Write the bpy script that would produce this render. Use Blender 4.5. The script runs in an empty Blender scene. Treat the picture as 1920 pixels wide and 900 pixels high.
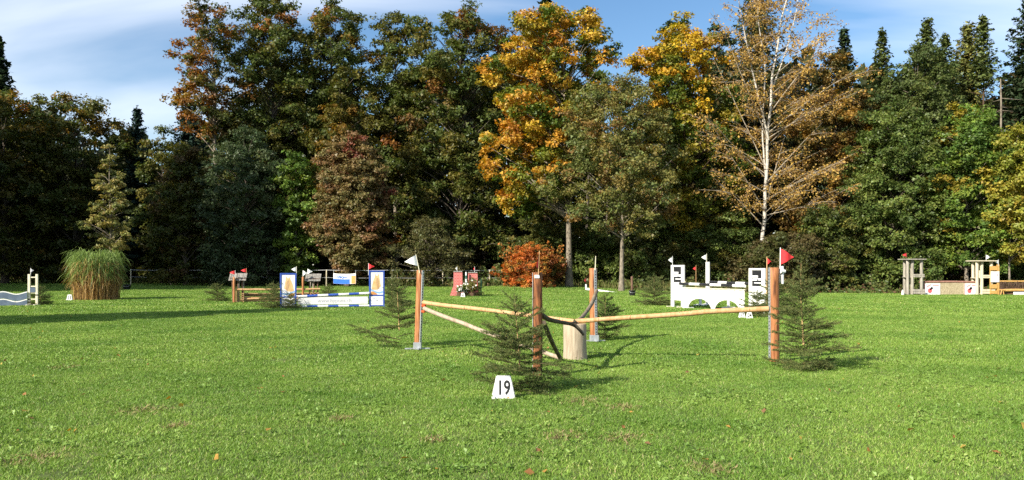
import bpy, bmesh, math, random
import numpy as np
from mathutils import Vector, Matrix, noise as mnoise

# ------------------------------------------------------------------ camera
sc = bpy.context.scene
FPX, HOR, CAMH = 1600.0, 500.0, 1.65          # focal length and horizon in photo pixels, eye height in metres
cam_d = bpy.data.cameras.new('camera')
cam_d.sensor_width = 36.0
cam_d.lens = 36.0 * FPX / 1920.0
cam_d.shift_y = (HOR - 450.0) / 1920.0
cam_d.clip_start = 0.1
cam_d.clip_end = 3000.0
cam = bpy.data.objects.new('camera', cam_d)
sc.collection.objects.link(cam)
cam.location = (0, 0, CAMH)
cam.rotation_euler = (math.radians(90), 0, 0)
sc.camera = cam

# ------------------------------------------------------------------ sky and sun
SUN_EL, SUN_AZ = math.radians(31.0), math.radians(47.0)   # azimuth: shadows fall this far right of the view axis
LDIR = Vector((math.sin(SUN_AZ) * math.cos(SUN_EL), math.cos(SUN_AZ) * math.cos(SUN_EL), -math.sin(SUN_EL)))
world = bpy.data.worlds.new('World')
sc.world = world
world.use_nodes = True
nt = world.node_tree
nt.nodes.clear()
n_out = nt.nodes.new('ShaderNodeOutputWorld')
n_bg = nt.nodes.new('ShaderNodeBackground')
n_bg.inputs['Strength'].default_value = 0.088
n_sky = nt.nodes.new('ShaderNodeTexSky')
n_sky.sky_type = 'NISHITA'
n_sky.sun_disc = False
n_sky.sun_elevation = SUN_EL
n_sky.sun_rotation = math.atan2(-LDIR.x, -LDIR.y)
n_sky.air_density = 1.0
n_sky.dust_density = 0.3
n_sky.ozone_density = 2.5
n_tc = nt.nodes.new('ShaderNodeTexCoord')
n_sep = nt.nodes.new('ShaderNodeSeparateXYZ')
nt.links.new(n_tc.outputs['Generated'], n_sep.inputs[0])
n_add = nt.nodes.new('ShaderNodeMath'); n_add.operation = 'ADD'; n_add.inputs[1].default_value = 0.22
nt.links.new(n_sep.outputs['Z'], n_add.inputs[0])
n_mx = nt.nodes.new('ShaderNodeMath'); n_mx.operation = 'MAXIMUM'; n_mx.inputs[1].default_value = 0.05
nt.links.new(n_add.outputs[0], n_mx.inputs[0])
n_dx = nt.nodes.new('ShaderNodeMath'); n_dx.operation = 'DIVIDE'
n_dy = nt.nodes.new('ShaderNodeMath'); n_dy.operation = 'DIVIDE'
nt.links.new(n_sep.outputs['X'], n_dx.inputs[0]); nt.links.new(n_mx.outputs[0], n_dx.inputs[1])
nt.links.new(n_sep.outputs['Y'], n_dy.inputs[0]); nt.links.new(n_mx.outputs[0], n_dy.inputs[1])
n_cmb = nt.nodes.new('ShaderNodeCombineXYZ')
nt.links.new(n_dx.outputs[0], n_cmb.inputs[0]); nt.links.new(n_dy.outputs[0], n_cmb.inputs[1])
n_mapc = nt.nodes.new('ShaderNodeMapping')
n_mapc.inputs['Rotation'].default_value = (0, 0, math.radians(-24))
n_mapc.inputs['Scale'].default_value = (0.55, 1.25, 1.0)
n_mapc.inputs['Location'].default_value = (6.5, 3.3, 0.0)
nt.links.new(n_cmb.outputs[0], n_mapc.inputs[0])
n_cn = nt.nodes.new('ShaderNodeTexNoise')
n_cn.inputs['Scale'].default_value = 1.1
n_cn.inputs['Detail'].default_value = 9.0
n_cn.inputs['Roughness'].default_value = 0.46
n_cn.inputs['Distortion'].default_value = 0.35
nt.links.new(n_mapc.outputs[0], n_cn.inputs['Vector'])
n_cr = nt.nodes.new('ShaderNodeValToRGB')
n_cr.color_ramp.elements[0].position = 0.43; n_cr.color_ramp.elements[0].color = (0, 0, 0, 1)
n_cr.color_ramp.elements[1].position = 0.74; n_cr.color_ramp.elements[1].color = (0.92, 0.92, 0.92, 1)
nt.links.new(n_cn.outputs['Fac'], n_cr.inputs[0])
n_mix = nt.nodes.new('ShaderNodeMix'); n_mix.data_type = 'RGBA'
nt.links.new(n_cr.outputs[0], n_mix.inputs['Factor'])
n_hs = nt.nodes.new('ShaderNodeHueSaturation'); n_hs.inputs['Saturation'].default_value = 1.15
nt.links.new(n_sky.outputs[0], n_hs.inputs['Color']); nt.links.new(n_hs.outputs[0], n_mix.inputs['A'])
n_mix.inputs['B'].default_value = (8.5, 8.9, 9.6, 1)
nt.links.new(n_mix.outputs['Result'], n_bg.inputs['Color'])
nt.links.new(n_bg.outputs[0], n_out.inputs[0])

sun_d = bpy.data.lights.new('sun', 'SUN')
sun_d.energy = 5.0
sun_d.angle = math.radians(0.53)
sun_d.color = (1.0, 0.93, 0.80)
sun = bpy.data.objects.new('sun', sun_d)
sc.collection.objects.link(sun)
sun.rotation_euler = LDIR.to_track_quat('-Z', 'Y').to_euler()
sun.location = (-30, -30, 40)

sc.view_settings.view_transform = 'Standard'
sc.view_settings.look = 'None'
sc.view_settings.exposure = 0.85
sc.view_settings.gamma = 1.0
sc.view_settings.use_curve_mapping = False
cy = sc.cycles
cy.max_bounces = 6
cy.diffuse_bounces = 3
cy.glossy_bounces = 2
cy.transmission_bounces = 3
cy.transparent_max_bounces = 4
cy.use_denoising = False
cy.use_adaptive_sampling = True
cy.adaptive_threshold = 0.01
cy.caustics_reflective = False
cy.caustics_refractive = False

# ------------------------------------------------------------------ pixel helpers (photo pixels -> metres)
def G(px, py):
    d = FPX * CAMH / (py - HOR)
    return Vector(((px - 960.0) * d / FPX, d, 0.0))
def PX(px, d): return (px - 960.0) * d / FPX
def PZ(py, d): return CAMH + (HOR - py) * d / FPX
def PT(px, py, d): return Vector((PX(px, d), d, PZ(py, d)))

# ------------------------------------------------------------------ materials
MATS = {}
def _nodes(name):
    m = bpy.data.materials.new(name); m.use_nodes = True
    t = m.node_tree; t.nodes.clear()
    o = t.nodes.new('ShaderNodeOutputMaterial')
    MATS[name] = m
    return m, t, o
def mat_leaf(name, trans=0.3, gloss=0.04, rough=0.45, patch=None):
    m, t, o = _nodes(name)
    a = t.nodes.new('ShaderNodeAttribute'); a.attribute_name = 'Col'
    col = a.outputs['Color']
    if patch:
        geo = t.nodes.new('ShaderNodeNewGeometry')
        nz = t.nodes.new('ShaderNodeTexNoise'); nz.inputs['Scale'].default_value = patch[0]; nz.inputs['Detail'].default_value = 4.0
        nz.inputs['Roughness'].default_value = 0.6
        t.links.new(geo.outputs['Position'], nz.inputs['Vector'])
        rp = t.nodes.new('ShaderNodeValToRGB')
        rp.color_ramp.elements[0].position = 0.33; rp.color_ramp.elements[0].color = (*patch[1], 1)
        rp.color_ramp.elements[1].position = 0.67; rp.color_ramp.elements[1].color = (*patch[2], 1)
        t.links.new(nz.outputs['Fac'], rp.inputs[0])
        mu = t.nodes.new('ShaderNodeMix'); mu.data_type = 'RGBA'; mu.blend_type = 'MULTIPLY'
        mu.inputs['Factor'].default_value = 1.0
        t.links.new(col, mu.inputs['A']); t.links.new(rp.outputs[0], mu.inputs['B'])
        col = mu.outputs['Result']
    d = t.nodes.new('ShaderNodeBsdfDiffuse'); t.links.new(col, d.inputs['Color'])
    tr = t.nodes.new('ShaderNodeBsdfTranslucent')
    hs = t.nodes.new('ShaderNodeHueSaturation'); hs.inputs['Saturation'].default_value = 1.15; hs.inputs['Value'].default_value = 1.25
    t.links.new(col, hs.inputs['Color']); t.links.new(hs.outputs[0], tr.inputs['Color'])
    mx = t.nodes.new('ShaderNodeMixShader'); mx.inputs[0].default_value = trans
    t.links.new(d.outputs[0], mx.inputs[1]); t.links.new(tr.outputs[0], mx.inputs[2])
    g = t.nodes.new('ShaderNodeBsdfGlossy'); g.inputs['Roughness'].default_value = rough
    g.inputs['Color'].default_value = (0.8, 0.85, 0.8, 1)
    m2 = t.nodes.new('ShaderNodeMixShader'); m2.inputs[0].default_value = gloss
    t.links.new(mx.outputs[0], m2.inputs[1]); t.links.new(g.outputs[0], m2.inputs[2])
    t.links.new(m2.outputs[0], o.inputs[0])
    return m
def mat_noise(name, c1, c2, scale=6.0, rough=0.8, detail=5.0, stretch=(1, 1, 1), bump=0.15, bscale=None, lo=0.35, hi=0.65, spec=0.3, c3=None, speckscale=30.0, speckthr=0.66):
    """two-tone procedural surface with fine relief; c3 adds spots of wear"""
    m, t, o = _nodes(name)
    b = t.nodes.new('ShaderNodeBsdfPrincipled')
    b.inputs['Roughness'].default_value = rough
    b.inputs['Specular IOR Level'].default_value = spec
    tc = t.nodes.new('ShaderNodeTexCoord')
    mp = t.nodes.new('ShaderNodeMapping'); mp.inputs['Scale'].default_value = stretch
    t.links.new(tc.outputs['Object'], mp.inputs[0])
    nz = t.nodes.new('ShaderNodeTexNoise'); nz.inputs['Scale'].default_value = scale; nz.inputs['Detail'].default_value = detail
    nz.inputs['Roughness'].default_value = 0.62
    t.links.new(mp.outputs[0], nz.inputs['Vector'])
    rp = t.nodes.new('ShaderNodeValToRGB')
    rp.color_ramp.elements[0].position = lo; rp.color_ramp.elements[0].color = (*c1, 1)
    rp.color_ramp.elements[1].position = hi; rp.color_ramp.elements[1].color = (*c2, 1)
    t.links.new(nz.outputs['Fac'], rp.inputs[0])
    col = rp.outputs[0]
    if c3:
        n3 = t.nodes.new('ShaderNodeTexNoise'); n3.inputs['Scale'].default_value = speckscale; n3.inputs['Detail'].default_value = 3.0
        t.links.new(mp.outputs[0], n3.inputs['Vector'])
        r3 = t.nodes.new('ShaderNodeValToRGB')
        r3.color_ramp.elements[0].position = speckthr; r3.color_ramp.elements[0].color = (0, 0, 0, 1)
        r3.color_ramp.elements[1].position = speckthr + 0.06; r3.color_ramp.elements[1].color = (1, 1, 1, 1)
        t.links.new(n3.outputs['Fac'], r3.inputs[0])
        mx = t.nodes.new('ShaderNodeMix'); mx.data_type = 'RGBA'
        t.links.new(r3.outputs[0], mx.inputs['Factor']); t.links.new(col, mx.inputs['A'])
        mx.inputs['B'].default_value = (*c3, 1)
        col = mx.outputs['Result']
    t.links.new(col, b.inputs['Base Color'])
    if bump:
        bp = t.nodes.new('ShaderNodeBump'); bp.inputs['Strength'].default_value = min(1.0, bump * 3); bp.inputs['Distance'].default_value = 0.02
        src = nz
        if bscale:
            src = t.nodes.new('ShaderNodeTexNoise'); src.inputs['Scale'].default_value = bscale; src.inputs['Detail'].default_value = 4
            t.links.new(mp.outputs[0], src.inputs['Vector'])
        t.links.new(src.outputs['Fac'], bp.inputs['Height'])
        t.links.new(bp.outputs[0], b.inputs['Normal'])
    t.links.new(b.outputs[0], o.inputs[0])
    return m

mat_leaf('leaf', 0.30, 0.02)
mat_leaf('leaf_matt', 0.25, 0.02)
mat_leaf('needle', 0.15, 0.015)
mat_leaf('grass_blade', 0.22, 0.03, 0.5, patch=(0.42, (0.66, 0.76, 0.62), (1.34, 1.20, 1.30)))
mat_leaf('dry_leaf', 0.25, 0.02)
mat_noise('bark_grey', (0.055, 0.045, 0.035), (0.16, 0.13, 0.10), 5, 0.9, stretch=(2, 2, 0.5), bump=0.3)
mat_noise('bark_brown', (0.045, 0.028, 0.017), (0.13, 0.085, 0.05), 6, 0.9, stretch=(2, 2, 0.5), bump=0.3)
mat_noise('bark_pale', (0.135, 0.11, 0.08), (0.29, 0.245, 0.185), 4, 0.85, stretch=(1.5, 1.5, 0.8), bump=0.25, c3=(0.07, 0.06, 0.045), speckscale=7, speckthr=0.60)
mat_noise('bark_birch', (0.33, 0.29, 0.23), (0.60, 0.55, 0.47), 3, 0.7, stretch=(1, 1, 2.5), bump=0.12, c3=(0.06, 0.05, 0.045), speckscale=2.6, speckthr=0.56)
mat_noise('birch_limb', (0.20, 0.16, 0.11), (0.38, 0.32, 0.24), 3, 0.7, bump=0.05)
mat_noise('twig_bark', (0.055, 0.045, 0.022), (0.11, 0.085, 0.04), 20, 0.85, bump=0.1)
mat_noise('stem_yellow', (0.30, 0.20, 0.08), (0.48, 0.34, 0.15), 20, 0.8, stretch=(1, 1, 0.4), bump=0.1, c3=(0.10, 0.055, 0.025), speckscale=14)
mat_noise('wood_orange', (0.22, 0.075, 0.024), (0.50, 0.215, 0.085), 9, 0.6, stretch=(2.2, 2.2, 0.22), bump=0.12, c3=(0.12, 0.045, 0.018), speckscale=7, speckthr=0.60)
mat_noise('wood_peeled', (0.44, 0.24, 0.095), (0.60, 0.39, 0.20), 8, 0.65, stretch=(2, 2, 0.3), bump=0.1, c3=(0.30, 0.13, 0.05), speckscale=8, speckthr=0.63)
mat_noise('wood_pale', (0.30, 0.225, 0.155), (0.46, 0.37, 0.27), 8, 0.7, stretch=(2, 2, 0.3), bump=0.12, c3=(0.26, 0.19, 0.13), speckscale=9, speckthr=0.64)
mat_noise('wood_rough', (0.07, 0.026, 0.012), (0.34, 0.13, 0.045), 11, 0.75, stretch=(3, 3, 0.35), bump=0.3, c3=(0.06, 0.025, 0.014), speckscale=8, speckthr=0.56)
mat_noise('wood_stump', (0.27, 0.215, 0.145), (0.47, 0.39, 0.28), 7, 0.8, stretch=(3, 3, 0.25), bump=0.18, c3=(0.17, 0.12, 0.08), speckscale=6, speckthr=0.66)
mat_noise('wood_endgrain', (0.40, 0.28, 0.15), (0.58, 0.43, 0.26), 10, 0.8, bump=0.1)
mat_noise('wood_grey', (0.20, 0.18, 0.15), (0.42, 0.38, 0.31), 7, 0.85, stretch=(3, 3, 0.4), bump=0.2)
mat_noise('wood_grey_warm_lit', (0.46, 0.40, 0.27), (0.66, 0.58, 0.42), 7, 0.85, stretch=(3, 3, 0.4), bump=0.15)  # wood_grey with sunlight put into the colour; also serves the pale fence posts
mat_noise('wood_gold', (0.42, 0.23, 0.06), (0.60, 0.36, 0.12), 8, 0.7, stretch=(1.5, 3, 3), bump=0.12)
mat_noise('wood_dark', (0.07, 0.04, 0.025), (0.19, 0.11, 0.07), 8, 0.8, bump=0.2)
mat_noise('shingle', (0.16, 0.15, 0.13), (0.36, 0.33, 0.29), 9, 0.9, stretch=(1, 3, 1), bump=0.2)
mat_noise('bark_branch', (0.035, 0.027, 0.018), (0.12, 0.095, 0.06), 12, 0.85, bump=0.25, c3=(0.20, 0.17, 0.11), speckscale=9, speckthr=0.62)
mat_noise('bark_branch_pale', (0.13, 0.10, 0.065), (0.30, 0.24, 0.16), 12, 0.85, bump=0.25)
mat_noise('white_paint', (0.70, 0.69, 0.65), (0.82, 0.81, 0.78), 4, 0.5, bump=0.04, c3=(0.52, 0.48, 0.38), speckscale=5, speckthr=0.70)
mat_noise('cream_paint', (0.66, 0.60, 0.42), (0.78, 0.73, 0.56), 5, 0.6, bump=0.05, c3=(0.45, 0.38, 0.24), speckscale=7, speckthr=0.68)
mat_noise('white_plastic', (0.78, 0.78, 0.78), (0.82, 0.82, 0.82), 4, 0.45, bump=0.0)
mat_noise('marker_white', (0.72, 0.72, 0.70), (0.82, 0.82, 0.81), 5, 0.5, bump=0.03, c3=(0.50, 0.48, 0.38), speckscale=9, speckthr=0.66)
mat_noise('white_cloth', (0.74, 0.74, 0.72), (0.82, 0.82, 0.80), 6, 0.9, bump=0.05)
mat_noise('red_cloth', (0.60, 0.025, 0.03), (0.74, 0.045, 0.05), 6, 0.85, bump=0.05)
mat_noise('dark_red_cloth', (0.16, 0.012, 0.014), (0.26, 0.02, 0.022), 6, 0.9, bump=0.05)
mat_noise('black_print', (0.012, 0.012, 0.014), (0.022, 0.022, 0.024), 8, 0.6, bump=0)
mat_noise('black_plastic', (0.015, 0.015, 0.016), (0.035, 0.035, 0.036), 6, 0.4, bump=0.03)
mat_noise('blue_paint', (0.03, 0.075, 0.34), (0.045, 0.10, 0.42), 5, 0.45, bump=0.03)
mat_noise('slate_blue', (0.075, 0.105, 0.15), (0.115, 0.155, 0.21), 4, 0.55, bump=0.04)
mat_noise('print_blue', (0.02, 0.12, 0.50), (0.03, 0.15, 0.58), 5, 0.5, bump=0)
mat_noise('print_lightblue', (0.22, 0.42, 0.70), (0.30, 0.50, 0.76), 5, 0.5, bump=0)
mat_noise('print_tan', (0.62, 0.38, 0.15), (0.78, 0.55, 0.28), 7, 0.6, bump=0)
mat_noise('print_orange', (0.55, 0.22, 0.05), (0.68, 0.32, 0.10), 7, 0.6, bump=0)
mat_noise('print_grey', (0.40, 0.40, 0.44), (0.48, 0.48, 0.52), 8, 0.6, bump=0)
mat_noise('print_red', (0.62, 0.09, 0.10), (0.70, 0.13, 0.13), 8, 0.6, bump=0)
mat_noise('print_pink', (0.66, 0.24, 0.22), (0.74, 0.32, 0.28), 8, 0.6, bump=0)
mat_noise('brick_red', (0.46, 0.10, 0.085), (0.62, 0.19, 0.16), 9, 0.7, bump=0.08)
mat_noise('mortar_pale', (0.62, 0.46, 0.42), (0.72, 0.56, 0.52), 9, 0.8, bump=0.05)
mat_noise('steel', (0.42, 0.44, 0.46), (0.58, 0.60, 0.62), 9, 0.35, bump=0.04, c3=(0.25, 0.20, 0.16), speckscale=7, speckthr=0.68)
MATS['steel'].node_tree.nodes['Principled BSDF'].inputs['Metallic'].default_value = 0.55
mat_noise('cup_red', (0.62, 0.07, 0.02), (0.72, 0.11, 0.03), 8, 0.4, bump=0)
mat_noise('green_paint', (0.03, 0.12, 0.09), (0.05, 0.17, 0.12), 6, 0.5, bump=0)
mat_noise('straw_panel', (0.27, 0.22, 0.13), (0.50, 0.42, 0.27), 26, 0.95, stretch=(1, 1, 0.5), bump=0.3, c3=(0.14, 0.11, 0.07), speckscale=40, speckthr=0.6)
mat_noise('brown_rail', (0.22, 0.10, 0.075), (0.34, 0.18, 0.13), 8, 0.7, bump=0.1)
mat_noise('wire', (0.45, 0.46, 0.46), (0.62, 0.62, 0.62), 8, 0.5, bump=0)
mat_noise('petal_white', (0.75, 0.74, 0.70), (0.82, 0.82, 0.78), 8, 0.8, bump=0)
mat_noise('forest_floor', (0.028, 0.020, 0.011), (0.085, 0.055, 0.024), 1.5, 0.95, bump=0.4, bscale=9)
mat_noise('lawn', (0.075, 0.105, 0.022), (0.135, 0.165, 0.042), 1.1, 0.95, detail=8, bump=0.35, bscale=28)

# ------------------------------------------------------------------ mesh builder
class MB:
    def __init__(self):
        self.v = []; self.f = []; self.c = []; self.s = []; self.n = 0
    def add(self, verts, faces, col=None, smooth=False):
        verts = np.asarray(verts, dtype=np.float32).reshape(-1, 3)
        faces = np.asarray(faces, dtype=np.int32)
        self.v.append(verts); self.f.append(faces + self.n); self.n += len(verts)
        k = len(faces)
        if col is None: col = (0.5, 0.5, 0.5)
        col = np.asarray(col, dtype=np.float32)
        if col.ndim == 1: col = np.tile(col, (k, 1))
        self.c.append(col); self.s.append(np.full(k, smooth, dtype=bool))
        return self
    # --- shapes
    def box(self, c, size, rz=0.0, col=None, rot=None, taper=1.0):
        hx, hy, hz = size[0] / 2, size[1] / 2, size[2] / 2
        tp = taper
        vs = [(-hx, -hy, -hz), (hx, -hy, -hz), (hx, hy, -hz), (-hx, hy, -hz), (-hx * tp, -hy * tp, hz), (hx * tp, -hy * tp, hz), (hx * tp, hy * tp, hz), (-hx * tp, hy * tp, hz)]
        m = rot if rot is not None else Matrix.Rotation(rz, 3, 'Z')
        vs = [m @ Vector(v) + Vector(c) for v in vs]
        return self.add(vs, [(0, 3, 2, 1), (4, 5, 6, 7), (0, 1, 5, 4), (1, 2, 6, 5), (2, 3, 7, 6), (3, 0, 4, 7)], col)
    def bevel_box(self, c, size, bv=0.01, rz=0.0, col=None):
        """box with chamfered edges"""
        h = [s / 2 for s in size]; b = min(bv, min(h) * 0.45)
        m = Matrix.Rotation(rz, 3, 'Z')
        pts = []; idx = {}
        for sx in (-1, 1):
            for sy in (-1, 1):
                for sz in (-1, 1):
                    for ax in range(3):
                        p = [sx * (h[0] - b), sy * (h[1] - b), sz * (h[2] - b)]
                        p[ax] = (sx, sy, sz)[ax] * h[ax]
                        idx[(sx, sy, sz, ax)] = len(pts); pts.append(m @ Vector(p) + Vector(c))
        quads = []
        for ax in range(3):
            o = [a for a in range(3) if a != ax]
            for s in (-1, 1):
                q = []
                for (u, w) in ((-1, -1), (1, -1), (1, 1), (-1, 1)):
                    k = [0, 0, 0]; k[ax] = s; k[o[0]] = u; k[o[1]] = w
                    q.append(idx[(*k, ax)])
                quads.append(q)
            for u in (-1, 1):
                for w in (-1, 1):
                    k1 = [0, 0, 0]; k2 = [0, 0, 0]
                    k1[ax] = -1; k2[ax] = 1
                    for k in (k1, k2): k[o[0]] = u; k[o[1]] = w
                    quads.append([idx[(*k1, o[0])], idx[(*k2, o[0])], idx[(*k2, o[1])], idx[(*k1, o[1])]])
        tris = [[idx[(sx, sy, sz, 0)], idx[(sx, sy, sz, 1)], idx[(sx, sy, sz, 2)]] for sx in (-1, 1) for sy in (-1, 1) for sz in (-1, 1)]
        n0 = self.n
        self.add(pts, quads, col)
        self.n = n0
        self.v.append(np.zeros((0, 3), dtype=np.float32)); self.f.append(np.asarray(tris, dtype=np.int32) + n0)
        self.c.append(np.tile(np.asarray(col if col is not None else (.5, .5, .5), dtype=np.float32), (8, 1))); self.s.append(np.zeros(8, dtype=bool))
        self.n = n0 + len(pts)
        return self
    def tube(self, pts, radii, k=8, col=None, cap=True, smooth=True, jitter=0.0, rng=None):
        pts = np.asarray(pts, dtype=np.float64).reshape(-1, 3); n = len(pts)
        radii = np.full(n, radii) if np.isscalar(radii) else np.asarray(radii, dtype=np.float64)
        tg = np.gradient(pts, axis=0)
        tg /= np.maximum(np.linalg.norm(tg, axis=1, keepdims=True), 1e-9)
        ref = np.array([0, 0, 1.0]) if abs(tg[:, 2]).mean() < 0.8 else np.array([1.0, 0, 0])
        u = np.cross(tg, ref); u /= np.maximum(np.linalg.norm(u, axis=1, keepdims=True), 1e-9)
        w = np.cross(tg, u)
        a = np.arange(k) * 2 * math.pi / k
        rr = radii[:, None] * np.ones((1, k))
        if jitter and rng is not None: rr = rr * (1 + jitter * rng.uniform(-1, 1, (n, k)))
        vs = pts[:, None, :] + rr[:, :, None] * (np.cos(a)[None, :, None] * u[:, None, :] + np.sin(a)[None, :, None] * w[:, None, :])
        i = np.arange(n - 1)[:, None] * k; j = np.arange(k)[None, :]; j2 = (j + 1) % k
        fs = np.stack([i + j, i + j2, i + k + j2, i + k + j], axis=-1).reshape(-1, 4)
        self.add(vs.reshape(-1, 3), fs, col, smooth)
        if cap:
            for e, off in ((0, 0), (n - 1, (n - 1) * k)):
                c = pts[e]
                ring = vs[e]
                tri = [(t, (t + 1) % k, k) for t in range(k)]
                self.add(np.vstack([ring, c[None]]), tri, col, False)
        return self
    def poly(self, pts2, origin, ux, uz, thick, nrm=None, col=None):
        """extruded flat outline: pts2 in (u,v), thick along normal (front at origin, back behind)"""
        ux = Vector(ux); uz = Vector(uz); nn = Vector(nrm) if nrm is not None else ux.cross(uz)
        o = Vector(origin); n = len(pts2)
        fr = [o + ux * p[0] + uz * p[1] for p in pts2]
        bk = [p - nn * thick for p in fr]
        self._ngon(fr, col); self._ngon(bk[::-1], col)
        for i in range(n):
            j = (i + 1) % n
            self.add([fr[i], bk[i], bk[j], fr[j]], [(0, 1, 2, 3)], col)
        return self
    def _ngon(self, pts, col):
        from mathutils.geometry import tessellate_polygon
        tri = tessellate_polygon([[Vector(p) for p in pts]])
        self.add(pts, [tuple(t) for t in tri], col)
    def strips(self, P, W, col):
        """many ribbons at once: P (m, n, 3) centre lines, W (m, n, 3) half-width vectors"""
        m, n, _ = P.shape
        vs = np.stack([P - W, P + W], axis=2).reshape(-1, 3)
        b = (np.arange(m) * n * 2)[:, None] + (np.arange(n - 1) * 2)[None, :]
        fs = np.stack([b, b + 1, b + 3, b + 2], axis=-1).reshape(-1, 4)
        col = np.asarray(col, dtype=np.float32)
        if col.ndim == 2: col = np.repeat(col, n - 1, axis=0)
        elif col.ndim == 3: col = col.reshape(-1, 3)
        return self.add(vs, fs, col)
    def mesh(self, name):
        me = bpy.data.meshes.new(name)
        V = np.concatenate(self.v) if self.v else np.zeros((0, 3), np.float32)
        me.vertices.add(len(V)); me.vertices.foreach_set('co', V.ravel())
        ls = []; tot = []
        for f in self.f:
            ls.append(f.ravel()); tot.append(np.full(len(f), f.shape[1], dtype=np.int32))
        L = np.concatenate(ls).astype(np.int32); T = np.concatenate(tot)
        me.loops.add(len(L)); me.loops.foreach_set('vertex_index', L)
        me.polygons.add(len(T))
        st = np.zeros(len(T), dtype=np.int32); st[1:] = np.cumsum(T)[:-1]
        me.polygons.foreach_set('loop_start', st)
        me.polygons.foreach_set('use_smooth', np.concatenate(self.s))
        me.update(calc_edges=True)
        C = np.concatenate(self.c)
        at = me.attributes.new('Col', 'FLOAT_COLOR', 'FACE')
        at.data.foreach_set('color', np.hstack([C, np.ones((len(C), 1), np.float32)]).astype(np.float32).ravel())
        return me
    def build(self, name, mat, parent=None, loc=None):
        me = self.mesh(name)
        me.materials.append(MATS[mat])
        return link(name, me, parent, loc)

def link(name, data, parent=None, loc=None):
    o = bpy.data.objects.new(name, data)
    sc.collection.objects.link(o)
    if parent is not None: o.parent = parent
    if loc is not None: o.location = loc
    return o
def thing(name, label, cat, loc=(0, 0, 0), rz=0.0, group=None):
    o = link(name, None); o.location = loc; o.rotation_euler = (0, 0, rz)
    o.empty_display_size = 0.2
    return tag(o, label, cat, group)
def tag(o, label, cat, group=None):
    o['label'] = label; o['category'] = cat
    if group: o['group'] = group
    return o
def structure(o):
    o['kind'] = 'structure'; return o
def stuff(o):
    o['kind'] = 'stuff'; return o
def dup(root, loc, rz=0.0, scale=None, label=None):
    r = root.copy(); sc.collection.objects.link(r)
    r.location = loc; r.rotation_euler = (0, 0, rz)
    if scale is not None: r.scale = (scale, scale, scale) if np.isscalar(scale) else scale
    if label: r['label'] = label
    for ch in list(root.children):
        c = ch.copy(); sc.collection.objects.link(c); c.parent = r
        for g in ch.children:
            d = g.copy(); sc.collection.objects.link(d); d.parent = c
    return r
def text_mesh(name, body, size, mat, parent, loc, rot, extrude=0.0015, sx=1.0, bold=0.0):
    cu = bpy.data.curves.new(name, 'FONT'); cu.body = body; cu.size = size
    cu.align_x = 'CENTER'; cu.align_y = 'CENTER'; cu.extrude = extrude; cu.resolution_u = 3; cu.offset = bold
    tmp = bpy.data.objects.new(name + '_curve', cu); sc.collection.objects.link(tmp)
    dg = bpy.context.evaluated_depsgraph_get()
    me = bpy.data.meshes.new_from_object(tmp.evaluated_get(dg))
    bpy.data.objects.remove(tmp); bpy.data.curves.remove(cu)
    me.materials.clear(); me.materials.append(MATS[mat])
    o = link(name, me, parent, loc); o.rotation_euler = rot; o.scale = (sx, 1, 1)
    return o
# ------------------------------------------------------------------ ground
def grid_sheet(name, xs, ys, zf, mat):
    mb = MB()
    X, Y = np.meshgrid(xs, ys); Z = zf(X, Y)
    ny, nx = X.shape
    i = (np.arange(ny - 1)[:, None] * nx + np.arange(nx - 1)[None, :])
    fs = np.stack([i, i + 1, i + nx + 1, i + nx], axis=-1).reshape(-1, 4)
    mb.add(np.stack([X, Y, Z], -1).reshape(-1, 3), fs, None, True)
    return mb.build(name, mat)
def edge_y(x):
    """far edge of the mown lawn: nearer on the right"""
    return np.interp(x, [-120, -60, -30, -10, 3, 14, 24, 60], [92, 92, 84, 72, 66, 54.5, 53.0, 53.0])
def ground_z(X, Y):
    """almost level meadow with soft unevenness and a low mound under the maples"""
    far = np.clip((Y - 40) / 20, 0, 1)
    return 0.28 * np.exp(-(((X - 1.5) / 4.0) ** 2 + ((Y - 61) / 5.0) ** 2)) * far
ground = structure(grid_sheet('ground', np.linspace(-700, 700, 60), np.linspace(-300, 1100, 60), lambda X, Y: X * 0 - 0.03, 'forest_floor'))
mb = MB()
xs = np.concatenate([np.linspace(-120, -30, 40), np.linspace(-28, 28, 57), np.linspace(30, 70, 20)])
t = np.concatenate([np.linspace(-0.6, 0.3, 16), np.linspace(0.34, 1.0, 34)])
X, T = np.meshgrid(xs, t); E = edge_y(X) + 0.35 * np.sin(X * 1.7) + 0.25 * np.sin(X * 4.1 + 1)
Y = E * T
Z = ground_z(X, Y)
ny, nx = X.shape
i = (np.arange(ny - 1)[:, None] * nx + np.arange(nx - 1)[None, :])
mb.add(np.stack([X, Y, Z], -1).reshape(-1, 3), np.stack([i, i + 1, i + nx + 1, i + nx], -1).reshape(-1, 4), None, True)
lawn = structure(mb.build('lawn', 'lawn'))

# ------------------------------------------------------------------ foliage generators
def unit(v): return v / np.maximum(np.linalg.norm(v, axis=-1, keepdims=True), 1e-9)
def leaf_quads(mb, P, N, size, col, rng, aspect=0.95, tri=False):
    """diamond leaves at P with normals N"""
    m = len(P)
    r = unit(rng.normal(size=(m, 3)))
    u = unit(np.cross(N, r)); v = np.cross(N, u)
    s = (size * np.clip(rng.lognormal(0, 0.33, m), 0.4, 1.9))[:, None]
    a = u * s * 0.5; b = v * s * 0.5 * aspect
    bend = N * s * 0.12
    if tri:
        vs = np.stack([P - a - b * 0.95, P - a * 0.6 + b * 1.05, P + a - bend], axis=1).reshape(-1, 3)
        fs = np.arange(m * 3).reshape(m, 3)
    else:
        vs = np.stack([P - a - bend, P - b + a * 0.1, P + a - bend, P + b + a * 0.1], axis=1).reshape(-1, 3)
        fs = np.arange(m * 4).reshape(m, 4)
    mb.add(vs, fs, col)
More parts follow.
